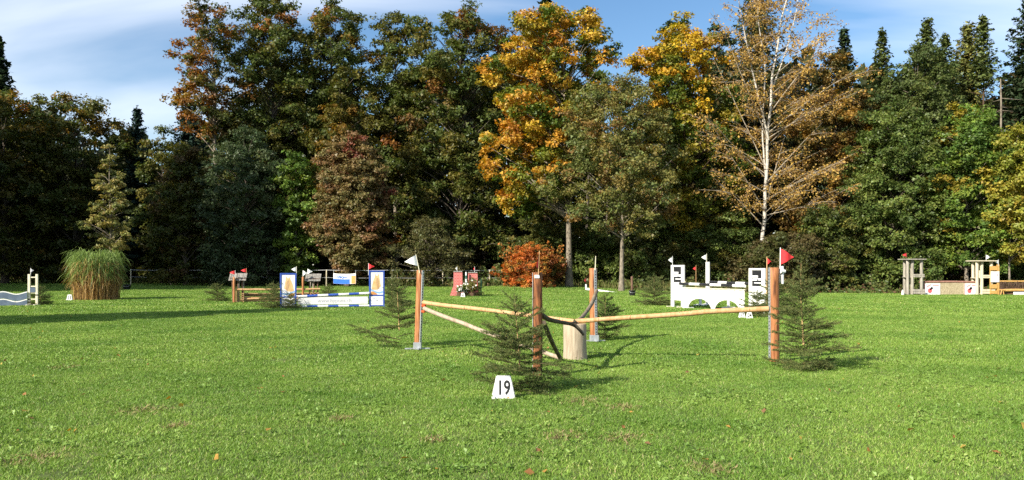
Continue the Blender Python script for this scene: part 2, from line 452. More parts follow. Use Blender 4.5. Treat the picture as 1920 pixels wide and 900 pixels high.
def pick_colors(rng, n, pal):
    w = np.array([p[1] for p in pal], dtype=float); w /= w.sum()
    k = rng.choice(len(pal), n, p=w)
    return np.array([p[0] for p in pal], dtype=np.float32)[k]

class Env:
    """crown envelope given as (z, x_left, x_right) rows in metres relative to the trunk foot"""
    def __init__(self, rows, depth=0.9):
        rows = sorted(rows)
        self.z = np.array([r[0] for r in rows]); self.l = np.array([r[1] for r in rows]); self.r = np.array([r[2] for r in rows])
        self.depth = depth
    def at(self, z):
        l = np.interp(z, self.z, self.l); r = np.interp(z, self.z, self.r)
        return (l + r) / 2, np.maximum((r - l) / 2, 0.05)

def crown_clumps(rng, env, n, cr, mind=0.75, shell=0.45):
    """clump centres with spacing, denser to the outside of the envelope"""
    out = []
    zs = np.linspace(env.z[0], env.z[-1], 200)
    _, R = env.at(zs); w = R + 0.15 * R.max(); w /= w.sum()
    tries = 0
    ph = rng.uniform(0, 6.28, 4)
    arr = np.zeros((0, 3))
    while len(out) < n and tries < n * 14:
        tries += 1
        z = rng.choice(zs, p=w) + rng.uniform(-.3, .3)
        cx, r = env.at(z)
        th = rng.uniform(0, 2 * math.pi)
        lump = 1 + 0.16 * math.sin(3 * th + ph[0] + z * 0.9) + 0.12 * math.sin(5 * th + ph[1] - z * 1.7)
        rad = max(0.0, r * 1.12 * lump - cr * 0.38) * rng.uniform(0, 1) ** shell
        p = np.array([cx + rad * math.cos(th), rad * math.sin(th) * env.depth, z])
        if len(arr) and np.min(np.sum((arr - p) ** 2, axis=1)) < (mind * cr) ** 2: continue
        out.append(p); arr = np.array(out)
    return arr

def broadleaf(rng, env, H, n_clump, per, leaf, cr, pal, pal_out=None, trunk_r=0.25, trunk_top=None, lean=(0, 0), flat=0.62, droop=0.0, limb_frac=0.6, limb_r=0.07, up=0.7, outfun=None, sub=9, limbs_pale=False, mind=0.75, shell=0.45, trunk_sides=10):
    """returns (wood MB, foliage MB); pal_out colours the clumps picked by outfun(rel) -> probability"""
    C = crown_clumps(rng, env, n_clump, cr, mind, shell)
    wood = MB(); fol = MB()
    zt = trunk_top if trunk_top else env.z[0] + 0.8 * (env.z[-1] - env.z[0])
    ctop, _ = env.at(zt)
    zz = np.linspace(-0.15, zt, 12)
    tx = np.interp(zz, [0, env.z[0], zt], [0, lean[0], (lean[0] + ctop) / 2]) + 0.08 * np.sin(zz * 0.9 + rng.uniform(0, 6)) * (zz / zt)
    ty = np.interp(zz, [0, zt], [0, lean[1]]) + 0.06 * np.sin(zz * 0.7 + rng.uniform(0, 6)) * (zz / zt)
    tr = trunk_r * (1 - 0.82 * (zz / zt)); tr[0] *= 1.45; tr[1] *= 1.08
    wood.tube(np.stack([tx, ty, zz], -1), tr, trunk_sides, jitter=0.05, rng=rng)
    def trunk_at(z): return np.array([np.interp(z, zz, tx), np.interp(z, zz, ty), z])
    for c in C:
        if rng.uniform() > limb_frac: continue
        hd = math.hypot(c[0] - np.interp(c[2], zz, tx), c[1])
        za = min(max(c[2] - hd * rng.uniform(0.5, 0.95), env.z[0] * 0.85), zt * 0.97)
        a = trunk_at(za)
        s = np.linspace(0, 1, 6)[:, None]
        mid = np.array([0, 0, (0.12 - droop * 0.2) * hd])
        pts = a + (c - a) * s + mid * np.sin(s * math.pi) + rng.normal(0, 0.05 * hd * 0.4, (6, 3)) * np.sin(s * math.pi)
        wood.tube(pts, np.linspace(min(limb_r, 0.7 * np.interp(za, zz, tr)) + 0.004, 0.012, 6), 5, cap=False)
    cm, cR = env.at(C[:, 2])
    rel = np.stack([(C[:, 0] - cm) / cR, C[:, 1] / (cR * env.depth), (C[:, 2] - env.z[0]) / (env.z[-1] - env.z[0])], -1)
    cols = pick_colors(rng, len(C), pal)
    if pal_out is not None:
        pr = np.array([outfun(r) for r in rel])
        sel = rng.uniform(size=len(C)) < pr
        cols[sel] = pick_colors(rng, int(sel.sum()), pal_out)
    # sub-sprays in every clump
    scale = rng.uniform(0.7, 1.25, len(C))
    nsub = sub
    d = unit(rng.normal(size=(len(C), nsub, 3)))
    S = C[:, None, :] + d * (rng.uniform(0.25, 0.95, (len(C), nsub, 1)) * cr * scale[:, None, None]) * np.array([1, 1, flat])
    if droop: S[:, :, 2] -= droop * cr * rng.uniform(0, 1, (len(C), nsub)) ** 2
    S = S.reshape(-1, 3)
    sc_ = np.repeat(cols, nsub, axis=0)
    mixsel = rng.uniform(size=len(S)) < 0.22
    sc_[mixsel] = pick_colors(rng, int(mixsel.sum()), pal)
    cen = np.repeat(C, nsub, axis=0)
    k = max(1, int(per * 2.45 / nsub))
    m = len(S)
    e = unit(rng.normal(size=(m, k, 3))) * (rng.uniform(0, 1, (m, k, 1)) ** 0.5) * (cr * 0.50) * np.array([1, 1, 0.6])
    P = (S[:, None, :] + e).reshape(-1, 3)
    outw = unit(P - np.repeat(cen, k, axis=0) + 1e-6)
    N = unit(outw * 0.55 + np.array([0, 0, up]) + rng.normal(size=P.shape) * 0.55)
    col = np.repeat(sc_, k, axis=0) * rng.uniform(0.72, 1.28, (len(P), 1)) * (1 + rng.normal(0, 0.06, (len(P), 3)))
    leaf_quads(fol, P, N, leaf * 0.76, np.clip(col, 0.004, 0.8), rng, tri=True)
    return wood, fol

def spruce(rng, H, R, z0=0.5, dz=0.45, pal=None, quad=0.34, dens=1.0, droop=0.35, prof=0.8, nb=7, trunk_r=0.2, dead=None):
    """tiered conifer: drooping boughs carrying flat sprays"""
    wood = MB(); fol = MB()
    zz = np.linspace(-0.15, H, 8)
    wood.tube(np.stack([0.05 * np.sin(zz), 0.05 * np.cos(zz * 0.8), zz], -1), np.maximum(trunk_r * (1 - zz / (H * 1.01)), 0.01), 7)
    Ps = []; Ns = []; Cs = []
    z = z0; ph = 0.0
    while z < H - 0.15:
        t = (z - z0) / (H - z0)
        L0 = R * (1 - t) ** prof + 0.12
        k = max(4, int(nb * (1 - 0.35 * t)))
        ph += 2.4
        for b in range(k):
            a = ph + 2 * math.pi * b / k + rng.normal(0, 0.22)
            L = L0 * rng.uniform(0.72, 1.12)
            n = max(4, int(L / 0.16 * dens))
            s = (np.arange(n) + 0.6) / n
            dirh = np.array([math.cos(a), math.sin(a), 0]); side = np.array([-math.sin(a), math.cos(a), 0])
            ris = (0.5 - t) * -0.25
            zc = z + L * (0.1 * s + 0.5 * t * s - droop * s ** 2 * (1 - t) * 0.9 + 0.14 * s ** 4)
            pts = dirh[None] * (s * L)[:, None]; pts[:, 2] = zc
            if rng.uniform() < 0.5:
                wood.tube(pts[:: max(1, n // 4)], np.linspace(0.03, 0.008, len(pts[:: max(1, n // 4)])), 3, cap=False)
            if dead and dead[0] < z < dead[1]: continue
            wdt = 0.34 * L * np.sin(np.clip(s * 1.05, 0, 1) * math.pi * 0.9 + 0.25)
            for q in range(4):
                off = rng.uniform(-1, 1, n)
                p = pts + side[None] * (off * wdt)[:, None]
                p[:, 2] -= np.abs(off) * wdt * 0.35 + rng.uniform(0, 0.12, n)
                Ps.append(p + rng.normal(0, 0.05, p.shape))
                nn = np.array([0, 0, 1.0])[None] + dirh[None] * 0.35 + side[None] * (off * 0.4)[:, None] + rng.normal(0, 0.35, p.shape)
                Ns.append(nn)
        z += dz * rng.uniform(0.8, 1.2) * (1 - 0.4 * t)
    # leader
    P = np.concatenate(Ps); N = unit(np.concatenate(Ns))
    col = pick_colors(rng, len(P), pal) * rng.uniform(0.7, 1.3, (len(P), 1))
    P2 = P + rng.normal(0, 0.09, P.shape)
    P = np.concatenate([P, P2]); N = np.concatenate([N, unit(N + rng.normal(0, .3, N.shape))]); col = np.concatenate([col, col * rng.uniform(.8, 1.2, (len(col), 1))])
    leaf_quads(fol, P, N, quad * 0.9, col, rng, 0.62, tri=True)
    tp = np.stack([rng.normal(0, 0.06, 24), rng.normal(0, 0.06, 24), H - rng.uniform(-0.15, 0.9, 24)], -1)
    leaf_quads(fol, tp, unit(rng.normal(size=(24, 3)) + np.array([0.4, -.6, 0.1])), 0.22, pick_colors(rng, 24, pal), rng, 0.5)
    return wood, fol

def pine(rng, H, R, zb, pal, n=60):
    env = Env([(zb, -R * 0.5, R * 0.5), (zb + (H - zb) * 0.4, -R, R), (H, -R * 0.3, R * 0.3)])
    return broadleaf(rng, env, H, n, 130, 0.24, 0.9, pal, trunk_r=0.2, flat=0.55, up=0.9)

def place(name, wood, fol, loc, label, cat='tree', group=None, bark='bark_grey', leafmat='leaf', rz=0.0):
    t = thing(name, label, cat, loc, rz, group)
    wood.build('trunk', bark, t)
    fol.build('crown', leafmat, t)
    return t

def outline_env(tx, d, rows, depth=0.9):
    """photo outline rows (py, x_left, x_right) -> envelope in metres round a trunk foot at pixel column tx, distance d"""
    return Env([(PZ(py, d), PX(xl, d) - PX(tx, d), PX(xr, d) - PX(tx, d)) for py, xl, xr in rows], depth)

# leaf palettes (linear base colours)
OLIVE = [((0.112, 0.116, 0.026), 5), ((0.080, 0.104, 0.024), 6), ((0.155, 0.134, 0.030), 2), ((0.18, 0.12, 0.028), 0.15)]
BEECH_RUST = [((0.19, 0.11, 0.028), 3), ((0.15, 0.12, 0.026), 4), ((0.26, 0.12, 0.03), 2), ((0.085, 0.10, 0.024), 6)]
RUST_OUT = [((0.30, 0.135, 0.032), 4), ((0.25, 0.11, 0.028), 3), ((0.27, 0.17, 0.035), 3)]
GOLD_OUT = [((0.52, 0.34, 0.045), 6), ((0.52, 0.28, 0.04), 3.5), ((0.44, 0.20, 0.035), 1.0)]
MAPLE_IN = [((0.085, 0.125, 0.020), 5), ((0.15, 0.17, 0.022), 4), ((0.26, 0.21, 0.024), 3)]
YELLOW_OUT = [((0.54, 0.36, 0.03), 5), ((0.50, 0.29, 0.026), 3), ((0.40, 0.30, 0.03), 2)]
GREEN = [((0.112, 0.155, 0.036), 5), ((0.150, 0.190, 0.044), 4), ((0.086, 0.122, 0.030), 3)]
FRESH = [((0.13, 0.20, 0.034), 5), ((0.18, 0.24, 0.04), 3), ((0.09, 0.15, 0.03), 3)]
BLUEGREEN = [((0.070, 0.100, 0.042), 5), ((0.055, 0.080, 0.034), 4), ((0.095, 0.120, 0.05), 3)]
BROWNRED = [((0.23, 0.165, 0.065), 5), ((0.23, 0.135, 0.06), 3), ((0.20, 0.17, 0.065), 5), ((0.24, 0.105, 0.06), 0.5)]
RED_OUT = [((0.25, 0.09, 0.055), 4), ((0.21, 0.105, 0.05), 4)]
TAWNY = [((0.23, 0.18, 0.05), 3), ((0.19, 0.18, 0.05), 6), ((0.24, 0.145, 0.045), 1.2), ((0.14, 0.16, 0.046), 6)]
SPRUCE = [((0.032, 0.052, 0.022), 5), ((0.044, 0.066, 0.026), 4), ((0.024, 0.042, 0.018), 3)]
SPRUCE_B = [((0.020, 0.040, 0.030), 5), ((0.028, 0.052, 0.036), 4)]
FIRG = [((0.092, 0.120, 0.034), 5), ((0.125, 0.150, 0.042), 4), ((0.070, 0.096, 0.030), 3)]
LARCH = [((0.20, 0.20, 0.05), 4), ((0.15, 0.17, 0.05), 4), ((0.24, 0.20, 0.06), 2)]
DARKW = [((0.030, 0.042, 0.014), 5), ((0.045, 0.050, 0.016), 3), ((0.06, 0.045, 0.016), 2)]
BIRCHL = [((0.48, 0.31, 0.075), 5), ((0.40, 0.25, 0.07), 4), ((0.30, 0.17, 0.06), 3)]

def R_(seed): return np.random.default_rng(seed)

# ------------------------------------------------------------------ forest edge, left to middle
def tree(seed, name, label, tx, d, rows, n, per, leaf, cr, pal, bark='bark_grey', pal_out=None, outfun=None, **kw):
    g = kw.pop('grow', 14 if d >= 78 else 5)
    rows = [(py, xl - g, xr + g) for py, xl, xr in rows]
    if d >= 78: n = int(n * 1.05)
    env = outline_env(tx, d, rows, kw.pop('depth', 0.9))
    H = env.z[-1]
    lm = kw.pop('leafmat', 'leaf')
    grp = kw.pop('group', None); cat = kw.pop('cat', 'tree')
    w, f = broadleaf(R_(seed), env, H, n, per, leaf, cr, pal, pal_out=pal_out, outfun=outfun, **kw)
    return place(name, w, f, (PX(tx, d), d, float(ground_z(np.array(PX(tx, d)), np.array(d)))), label, cat, grp, bark, lm)
top_out = lambda r: np.clip(0.15 + 0.75 * (r[2] - 0.25) - 0.25 * r[0], 0, 0.9)
def conifer(seed, name, label, tx, d, topy, width_px, pal, **kw):
    H = PZ(topy, d); R = width_px / 2 * d / FPX
    dead = kw.get('dead')
    w, f = spruce(R_(seed), H, R, pal=pal, **kw)
    return place(name, w, f, (PX(tx, d), d, 0), label, 'tree', None, 'bark_brown', 'needle')

conifer(1, 'spruce_tree', 'dark spruce cut by the left edge of the photo above the russet trees', -6, 90, 66, 150, SPRUCE, z0=6, quad=0.42)
tree(2, 'beech_tree', 'olive brown beech at the far left in front of the dark spruce', 10, 84, [(520, -50, 60), (420, -70, 75), (330, -75, 80), (240, -60, 66), (185, -35, 48), (168, -10, 28)], 120, 150, 0.27, 1.35, OLIVE, pal_out=RUST_OUT, outfun=lambda r: 0.18 * r[2], trunk_r=0.3)
tree(3, 'beech_tree', 'broad beech with yellow crest above the tall clump of ornamental grass', 140, 86, [(520, 80, 215), (420, 60, 235), (330, 55, 235), (270, 62, 225), (220, 85, 205), (190, 115, 170), (180, 138, 155)], 170, 150, 0.27, 1.4, OLIVE, pal_out=[((0.27, 0.17, 0.028), 4), ((0.19, 0.14, 0.028), 4)], outfun=lambda r: np.clip((r[2] - 0.7) * 2.0, 0, .7), trunk_r=0.3)
conifer(4, 'spruce_tree', 'slim pointed spruce right of the beech with yellow crest', 257, 88, 200, 110, SPRUCE_B, z0=3, quad=0.36, dz=0.6)
tree(5, 'beech_tree', 'small golden leaved beech between two dark spruces', 305, 84, [(520, 280, 340), (400, 268, 345), (320, 272, 340), (270, 285, 328), (244, 300, 312)], 60, 130, 0.26, 1.1, OLIVE, pal_out=YELLOW_OUT, outfun=lambda r: np.clip((r[2] - 0.7) * 1.2, 0, .3), trunk_r=0.18)
conifer(6, 'spruce_tree', 'dark spruce with hanging boughs left of the rust coloured beech', 354, 86, 188, 105, SPRUCE_B, z0=4, quad=0.36, droop=0.55, prof=0.55, nb=6)
tree(7, 'beech_tree', 'tall rust coloured beech with a bare pale lower trunk', 403, 78, [(250, 365, 420), (215, 335, 445), (160, 322, 450), (110, 330, 452), (60, 342, 446), (28, 356, 440), (6, 378, 428)], 88, 85, 0.24, 1.0, BEECH_RUST, pal_out=RUST_OUT, outfun=lambda r: np.clip(0.30 - 0.5 * r[0] + 0.15 * r[2], 0, 0.8), bark='bark_pale', trunk_r=0.24, limb_frac=0.9, flat=0.6, mind=0.8, grow=4)
tree(8, 'beech_tree', 'tall olive beech beside the rust coloured beech, its top out of frame', 510, 82, [(470, 450, 560), (380, 440, 575), (250, 438, 580), (130, 445, 580), (60, 455, 570), (22, 464, 550), (0, 486, 530)], 200, 150, 0.27, 1.25, OLIVE, pal_out=RUST_OUT, outfun=lambda r: 0.01 + .15 * (r[2] > .85), trunk_r=0.34, limb_frac=0.7, flat=0.72)
tree(9, 'beech_tree', 'tall olive beech with brownish tips above the small cone shaped hornbeam', 622, 84, [(480, 560, 680), (380, 555, 692), (250, 560, 690), (130, 560, 688), (70, 565, 680), (35, 580, 668), (8, 610, 640)], 200, 150, 0.27, 1.25, OLIVE, pal_out=RUST_OUT, outfun=lambda r: 0.01 + .3 * (r[2] > .9), trunk_r=0.34, limb_frac=0.7, flat=0.72)
tree(10, 'hornbeam_tree', 'small cone shaped hornbeam standing in front of the tall beeches', 641, 74, [(420, 600, 690), (330, 596, 694), (270, 600, 690), (220, 606, 684), (175, 618, 664), (135, 634, 652)], 90, 130, 0.22, 0.9, [((0.13, 0.11, 0.022), 4), ((0.09, 0.095, 0.02), 4)], pal_out=[((0.20, 0.12, 0.022), 1)], outfun=lambda r: .4, trunk_r=0.16, flat=0.72)
tree(11, 'beech_tree', 'slender tall beech with thin pale stems right of the sky gap', 742, 84, [(480, 690, 800), (380, 694, 800), (250, 692, 795), (130, 696, 790), (75, 704, 778), (45, 714, 762), (28, 728, 750)], 165, 140, 0.27, 1.2, OLIVE, pal_out=RUST_OUT, outfun=lambda r: 0.03, trunk_r=0.28, limb_frac=0.8, flat=0.72, bark='bark_pale')
tree(12, 'beech_tree', 'broad tall olive beech left of the golden maple', 865, 80, [(480, 790, 960), (380, 780, 968), (250, 775, 960), (140, 778, 950), (80, 786, 940), (48, 808, 922), (24, 838, 890)], 240, 150, 0.27, 1.3, OLIVE, pal_out=[((0.17, 0.10, 0.035), 1), ((0.22, 0.11, 0.03), 1)], outfun=lambda r: np.clip(0.02 + .35 * (r[2] > .75) * (r[0] > 0), 0, 1), trunk_r=0.36, limb_frac=0.7, flat=0.72)

# smaller trees and shrubs in front of the forest, left half
tree(13, 'young_oak_tree', 'young thin oak with pale stem rising behind the ornamental grass clump', 207, 58, [(470, 168, 246), (430, 160, 248), (385, 170, 243), (345, 178, 234), (315, 188, 222), (292, 196, 214), (276, 201, 208)], 80, 62, 0.155, 0.42, [((0.26, 0.24, 0.075), 5), ((0.20, 0.21, 0.07), 4), ((0.29, 0.23, 0.07), 2)], bark='bark_pale', trunk_r=0.09, limb_frac=1.0, limb_r=0.025, flat=0.4, mind=0.9, trunk_top=PZ(285, 58), shell=0.6, grow=0)
tree(14, 'shrub_tree', 'dense blue green willow bush left of the round reddish tree', 458, 73, [(525, 395, 525), (450, 380, 535), (380, 385, 535), (320, 395, 530), (275, 415, 505), (250, 440, 480)], 170, 150, 0.20, 1.0, BLUEGREEN, trunk_r=0.2, flat=0.75)
tree(15, 'shrub_tree', 'yellowish green bush between the dark spruce and the blue green willow', 348, 76, [(525, 300, 385), (440, 292, 392), (360, 296, 390), (310, 310, 385), (270, 330, 372)], 100, 140, 0.22, 1.0, [((0.12, 0.12, 0.026), 4), ((0.085, 0.10, 0.025), 4), ((0.12, 0.08, 0.03), 2)], trunk_r=0.16)
tree(16, 'shrub_tree', 'fresh green sapling squeezed beside the round reddish tree', 556, 72, [(520, 530, 590), (430, 520, 592), (350, 522, 588), (310, 532, 578), (285, 548, 566)], 60, 130, 0.21, 0.85, FRESH, trunk_r=0.12)
tree(17, 'round_tree', 'round tree with brown leaves and reddish top behind the show jumps', 652, 71.5, [(505, 625, 700), (465, 600, 722), (410, 588, 730), (350, 588, 728), (300, 602, 712), (268, 622, 692), (250, 645, 672)], 270, 150, 0.195, 0.85, BROWNRED, pal_out=RED_OUT, outfun=lambda r: np.clip((r[2] - 0.68) * 1.0 + .15 * r[0], 0, 0.4), trunk_r=0.2, flat=0.8, limb_r=0.04, grow=-5)
tree(18, 'shrub', 'sparse twiggy bush behind the red brick pillars', 806, 70, [(520, 745, 880), (480, 738, 885), (445, 755, 865), (415, 785, 825)], 90, 90, 0.15, 0.75, [((0.13, 0.12, 0.045), 4), ((0.10, 0.10, 0.035), 4)], trunk_r=0.1, limb_frac=1.0, limb_r=0.03, cat='bush')

# ------------------------------------------------------------------ middle: maples, cherry, birch
conifer(20, 'spruce_tree', 'spruce tip poking out above the golden maple', 1022, 82, -14, 150, SPRUCE, z0=9, quad=0.4)
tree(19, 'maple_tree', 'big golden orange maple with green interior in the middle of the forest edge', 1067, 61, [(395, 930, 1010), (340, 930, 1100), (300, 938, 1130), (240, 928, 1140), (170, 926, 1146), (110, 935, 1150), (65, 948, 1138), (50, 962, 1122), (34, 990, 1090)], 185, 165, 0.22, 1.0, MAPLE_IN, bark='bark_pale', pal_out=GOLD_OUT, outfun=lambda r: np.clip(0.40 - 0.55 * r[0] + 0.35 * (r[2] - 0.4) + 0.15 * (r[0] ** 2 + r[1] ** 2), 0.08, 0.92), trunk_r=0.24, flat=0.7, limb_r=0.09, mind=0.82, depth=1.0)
tree(21, 'cherry_tree', 'slim tree with grey trunk and thin brownish green crown between the two maples', 1165, 57, [(430, 1115, 1210), (400, 1072, 1245), (350, 1052, 1258), (290, 1054, 1254), (230, 1072, 1238), (180, 1096, 1220), (150, 1132, 1192)], 200, 105, 0.16, 0.85, TAWNY, bark='bark_pale', trunk_r=0.16, limb_frac=0.4, limb_r=0.03, flat=0.6, lean=(0.1, 0), droop=0.4, mind=0.8)
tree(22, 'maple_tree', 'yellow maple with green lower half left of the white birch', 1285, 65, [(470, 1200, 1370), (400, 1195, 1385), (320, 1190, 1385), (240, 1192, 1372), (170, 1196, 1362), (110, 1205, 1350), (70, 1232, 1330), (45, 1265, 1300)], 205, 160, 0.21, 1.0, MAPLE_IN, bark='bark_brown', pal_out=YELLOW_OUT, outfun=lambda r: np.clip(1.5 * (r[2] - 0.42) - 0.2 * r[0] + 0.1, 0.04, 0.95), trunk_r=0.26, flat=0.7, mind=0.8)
for sd, tx, ty, lab in ((23, 1258, 44, 'dark pine top rising behind the left side of the yellow maple'), (24, 1348, 50, 'dark pine top between the yellow maple and the birch')):
    d = 86; H = PZ(ty, d)
    w, f = pine(R_(sd), H, 2.6, H - 9, [((0.035, 0.060, 0.026), 4), ((0.05, 0.075, 0.03), 3)], 48)
    place('pine_tree', w, f, (PX(tx, d), d, 0), lab, bark='bark_brown', leafmat='needle')
conifer(27, 'larch_tree', 'tall brownish larch behind the birch reaching out of the frame', 1420, 72, -60, 190, [((0.16, 0.13, 0.04), 3), ((0.10, 0.10, 0.035), 4), ((0.06, 0.075, 0.028), 5)], z0=6, quad=0.28, prof=0.7)
tree(25, 'hornbeam_tree', 'rust brown hornbeam behind the right side of the birch', 1565, 63, [(520, 1490, 1620), (430, 1478, 1640), (330, 1480, 1645), (250, 1490, 1640), (180, 1505, 1625), (130, 1535, 1600), (105, 1555, 1580)], 200, 140, 0.19, 0.9, [((0.22, 0.145, 0.04), 4), ((0.17, 0.13, 0.038), 4), ((0.26, 0.145, 0.04), 2), ((0.12, 0.12, 0.036), 3)], pal_out=[((0.36, 0.21, 0.045), 1)], outfun=lambda r: .3, trunk_r=0.2)
conifer(26, 'spruce_tree', 'narrow spruce tip behind the rust brown hornbeam', 1583, 74, 50, 150, SPRUCE, z0=8, quad=0.32, prof=0.95, dz=0.62)

def birch():
    rng = R_(31)
    d = 59; tx = 1428
    foot = np.array([PX(tx, d), d, 0.0])
    wood = MB(); twig = MB(); fol = MB()
    H = PZ(-140, d)
    path = [(tx, 545), (1430, 440), (1436, 350), (1441, 240), (1447, 150), (1462, 60), (1478, -20), (1486, -140)]
    pz = np.array([PZ(p[1], d) for p in path]); pxs = np.array([PX(p[0], d) - foot[0] for p in path])
    pz[0] = -0.15
    zz = np.linspace(-0.15, H, 26); xx = np.interp(zz, pz, pxs) + 0.05 * np.sin(zz * 1.6) * (zz > 1); yy = 0.08 * np.sin(zz * 0.8)
    wood.tube(np.stack([xx, yy, zz], -1), 0.14 * (1 - 0.95 * np.clip(zz / H, 0, 1)) ** 0.85 + 0.008, 9, jitter=0.06, rng=rng)
    limbs = []
    def stem(pts, r0, dy):
        q = np.array([[PX(a, d) - foot[0], dy * i, PZ(b, d)] for i, (a, b) in enumerate(pts)])
        n = len(pts); s = np.linspace(0, n - 1, 4 * n)
        p = np.stack([np.interp(s, range(n), q[:, j]) for j in range(3)], -1) + np.cumsum(rng.normal(0, 0.015, (4 * n, 3)), axis=0)
        wood.tube(p, np.linspace(r0, 0.015, 4 * n), 7, cap=False)
        return p
    stems = [stem([(1441, 262), (1425, 200), (1402, 110), (1380, 20), (1368, -80)], 0.085, -0.25),
             stem([(1436, 330), (1432, 250), (1440, 120), (1428, 20), (1432, -90)], 0.07, 0.3),
             stem([(1447, 170), (1478, 90), (1500, 10), (1508, -90)], 0.06, 0.2)]
    def limb(a, ang, L, rise, r0, droop=0.2):
        n = 10; s = np.linspace(0, 1, n)
        dirh = np.array([math.cos(ang), math.sin(ang), 0]); sd = np.array([-math.sin(ang), math.cos(ang), 0])
        p = a[None] + dirh[None] * (s * L)[:, None]
        p[:, 2] = a[2] + L * (rise * s - droop * s ** 2.2)
        wob = np.cumsum(rng.normal(0, 0.035 * L / 3, (n, 2)), axis=0) * s[:, None]
        p += sd[None] * wob[:, :1]; p[:, 2] += wob[:, 1]
        twig.tube(p, r0 * (1 - s) ** 0.7 + 0.006, 4, cap=False)
        limbs.append((p, L)); return p
    # the long pale limbs the photo shows: start on the trunk, end left or right
    seen = [((1431, 425), (1335, 325)), ((1434, 395), (1325, 235)), ((1437, 335), (1302, 220)), ((1437, 320), (1345, 110)), ((1441, 262), (1330, 30)), ((1431, 405), (1575, 385)), ((1434, 378), (1585, 300)), ((1437, 345), (1540, 235)), ((1440, 260), (1612, 165)), ((1440, 250), (1630, 118)), ((1443, 212), (1565, 60)), ((1432, 390), (1480, 240))]
    for (ax, ay), (bx, by) in seen:
        a = np.array([np.interp(PZ(ay, d), zz, xx), 0.0, PZ(ay, d)])
        e = np.array([PX(bx, d) - foot[0], rng.uniform(-2.0, 1.2), PZ(by, d)])
        h = e - a; L = math.hypot(h[0], h[1]); ang = math.atan2(h[1], h[0])
        p = limb(a, ang, L, h[2] / L + 0.12, 0.038, 0.12)
        for j in range(5):
            b = p[rng.integers(2, 8)]
            limb(b, ang + rng.choice([-1, 1]) * rng.uniform(0.3, 1.0), L * rng.uniform(0.25, 0.5), rng.uniform(0.1, 0.8), 0.018)
    z = PZ(420, d)
    while z < H - 0.8:
        t = (z - PZ(420, d)) / (H - PZ(420, d))
        a = np.array([np.interp(z, zz, xx), np.interp(z, zz, yy), z])
        ang = rng.uniform(0, 2 * math.pi)
        L = (4.2 * (1 - t) ** 0.5 + 1.0) * rng.uniform(0.55, 1.05)
        p = limb(a, ang, L, rng.uniform(0.35, 0.85), 0.032 * (1 - 0.5 * t), rng.uniform(.05, .3))
        for j in range(4):
            b = p[rng.integers(2, 8)]
            limb(b, ang + rng.choice([-1, 1]) * rng.uniform(0.3, 1.0), L * rng.uniform(0.3, 0.55), rng.uniform(0.0, 0.8), 0.014)
        z += rng.uniform(0.28, 0.5)
    for sp in stems:
        for i in range(3, len(sp) - 1, 1):
            limb(sp[i], rng.uniform(0, 6.28), rng.uniform(1.2, 2.8), rng.uniform(0.3, 0.9), 0.02)
    P = []
    for p, L in limbs:
        m = int(5 * L + 3)
        for j in range(m):
            s = rng.uniform(0.2, 1.0) * (len(p) - 1); i = int(min(s, len(p) - 2)); b = p[i] + (p[i + 1] - p[i]) * (s - i)
            ln = rng.uniform(0.25, 0.9)
            off = rng.normal(0, 0.35, 3); off[2] = -ln * rng.uniform(0.1, 1)
            if rng.uniform() < 0.35:
                twig.tube(np.stack([b, b + off * 0.5 + np.array([0, 0, 0.05]), b + off]), [0.006, 0.004, 0.003], 3, cap=False)
            nl = rng.poisson(4.6)
            u = rng.uniform(0.1, 1, (nl, 1))
            P.append(b + off * u + rng.normal(0, 0.12, (nl, 3)))
    P = np.concatenate(P)
    N = unit(rng.normal(size=P.shape) + np.array([0, -0.3, 0.3]))
    leaf_quads(fol, P, N, 0.115, pick_colors(rng, len(P), BIRCHL) * rng.uniform(0.7, 1.25, (len(P), 1)), rng, 0.85)
    t = thing('birch_tree', 'tall birch with white trunk and sparse golden leaves', 'tree', foot)
    wood.build('trunk', 'bark_birch', t); twig.build('branches', 'birch_limb', t); fol.build('crown', 'leaf', t)
birch()

# ------------------------------------------------------------------ right side
conifer(28, 'spruce_tree', 'pointed spruce left of the wide green fir on the right', 1654, 68, 54, 175, FIRG, z0=4, quad=0.30, prof=0.95, dz=0.62)
conifer(29, 'fir_tree', 'wide dark green fir with several tips on the right', 1738, 64, 36, 215, FIRG, z0=3, quad=0.28, prof=0.85, nb=8, dz=0.52)
conifer(36, 'spruce_tree', 'second narrow tip beside the wide dark green fir', 1772, 67, 60, 160, FIRG, z0=5, quad=0.28, prof=0.9, dz=0.6)
tree(37, 'lime_tree', 'dense mid green broadleaf tree below the fir at the right', 1672, 59, [(535, 1610, 1745), (460, 1600, 1760), (380, 1598, 1765), (300, 1605, 1755), (235, 1625, 1735), (200, 1655, 1705)], 210, 150, 0.19, 0.95, GREEN, trunk_r=0.22, flat=0.7)
tree(42, 'yew_tree', 'soft mid green tree rising in front of the fir tips on the right', 1712, 61, [(400, 1650, 1790), (320, 1640, 1800), (240, 1645, 1798), (170, 1662, 1786), (120, 1688, 1768), (95, 1712, 1748)], 200, 130, 0.19, 0.85, FIRG + [((0.09, 0.12, 0.035), 6)], trunk_r=0.2, flat=0.8)
conifer(30, 'larch_tree', 'pale yellow green larch behind the spruce at the right', 1816, 70, 42, 130, LARCH, z0=10, quad=0.27, prof=0.6)
conifer(38, 'spruce_tree', 'spruce with dead bare lower branches right of the pale larch', 1844, 66, 30, 150, FIRG, z0=3, quad=0.28, prof=0.8, dz=0.6, dead=(5, PZ(160, 66)))
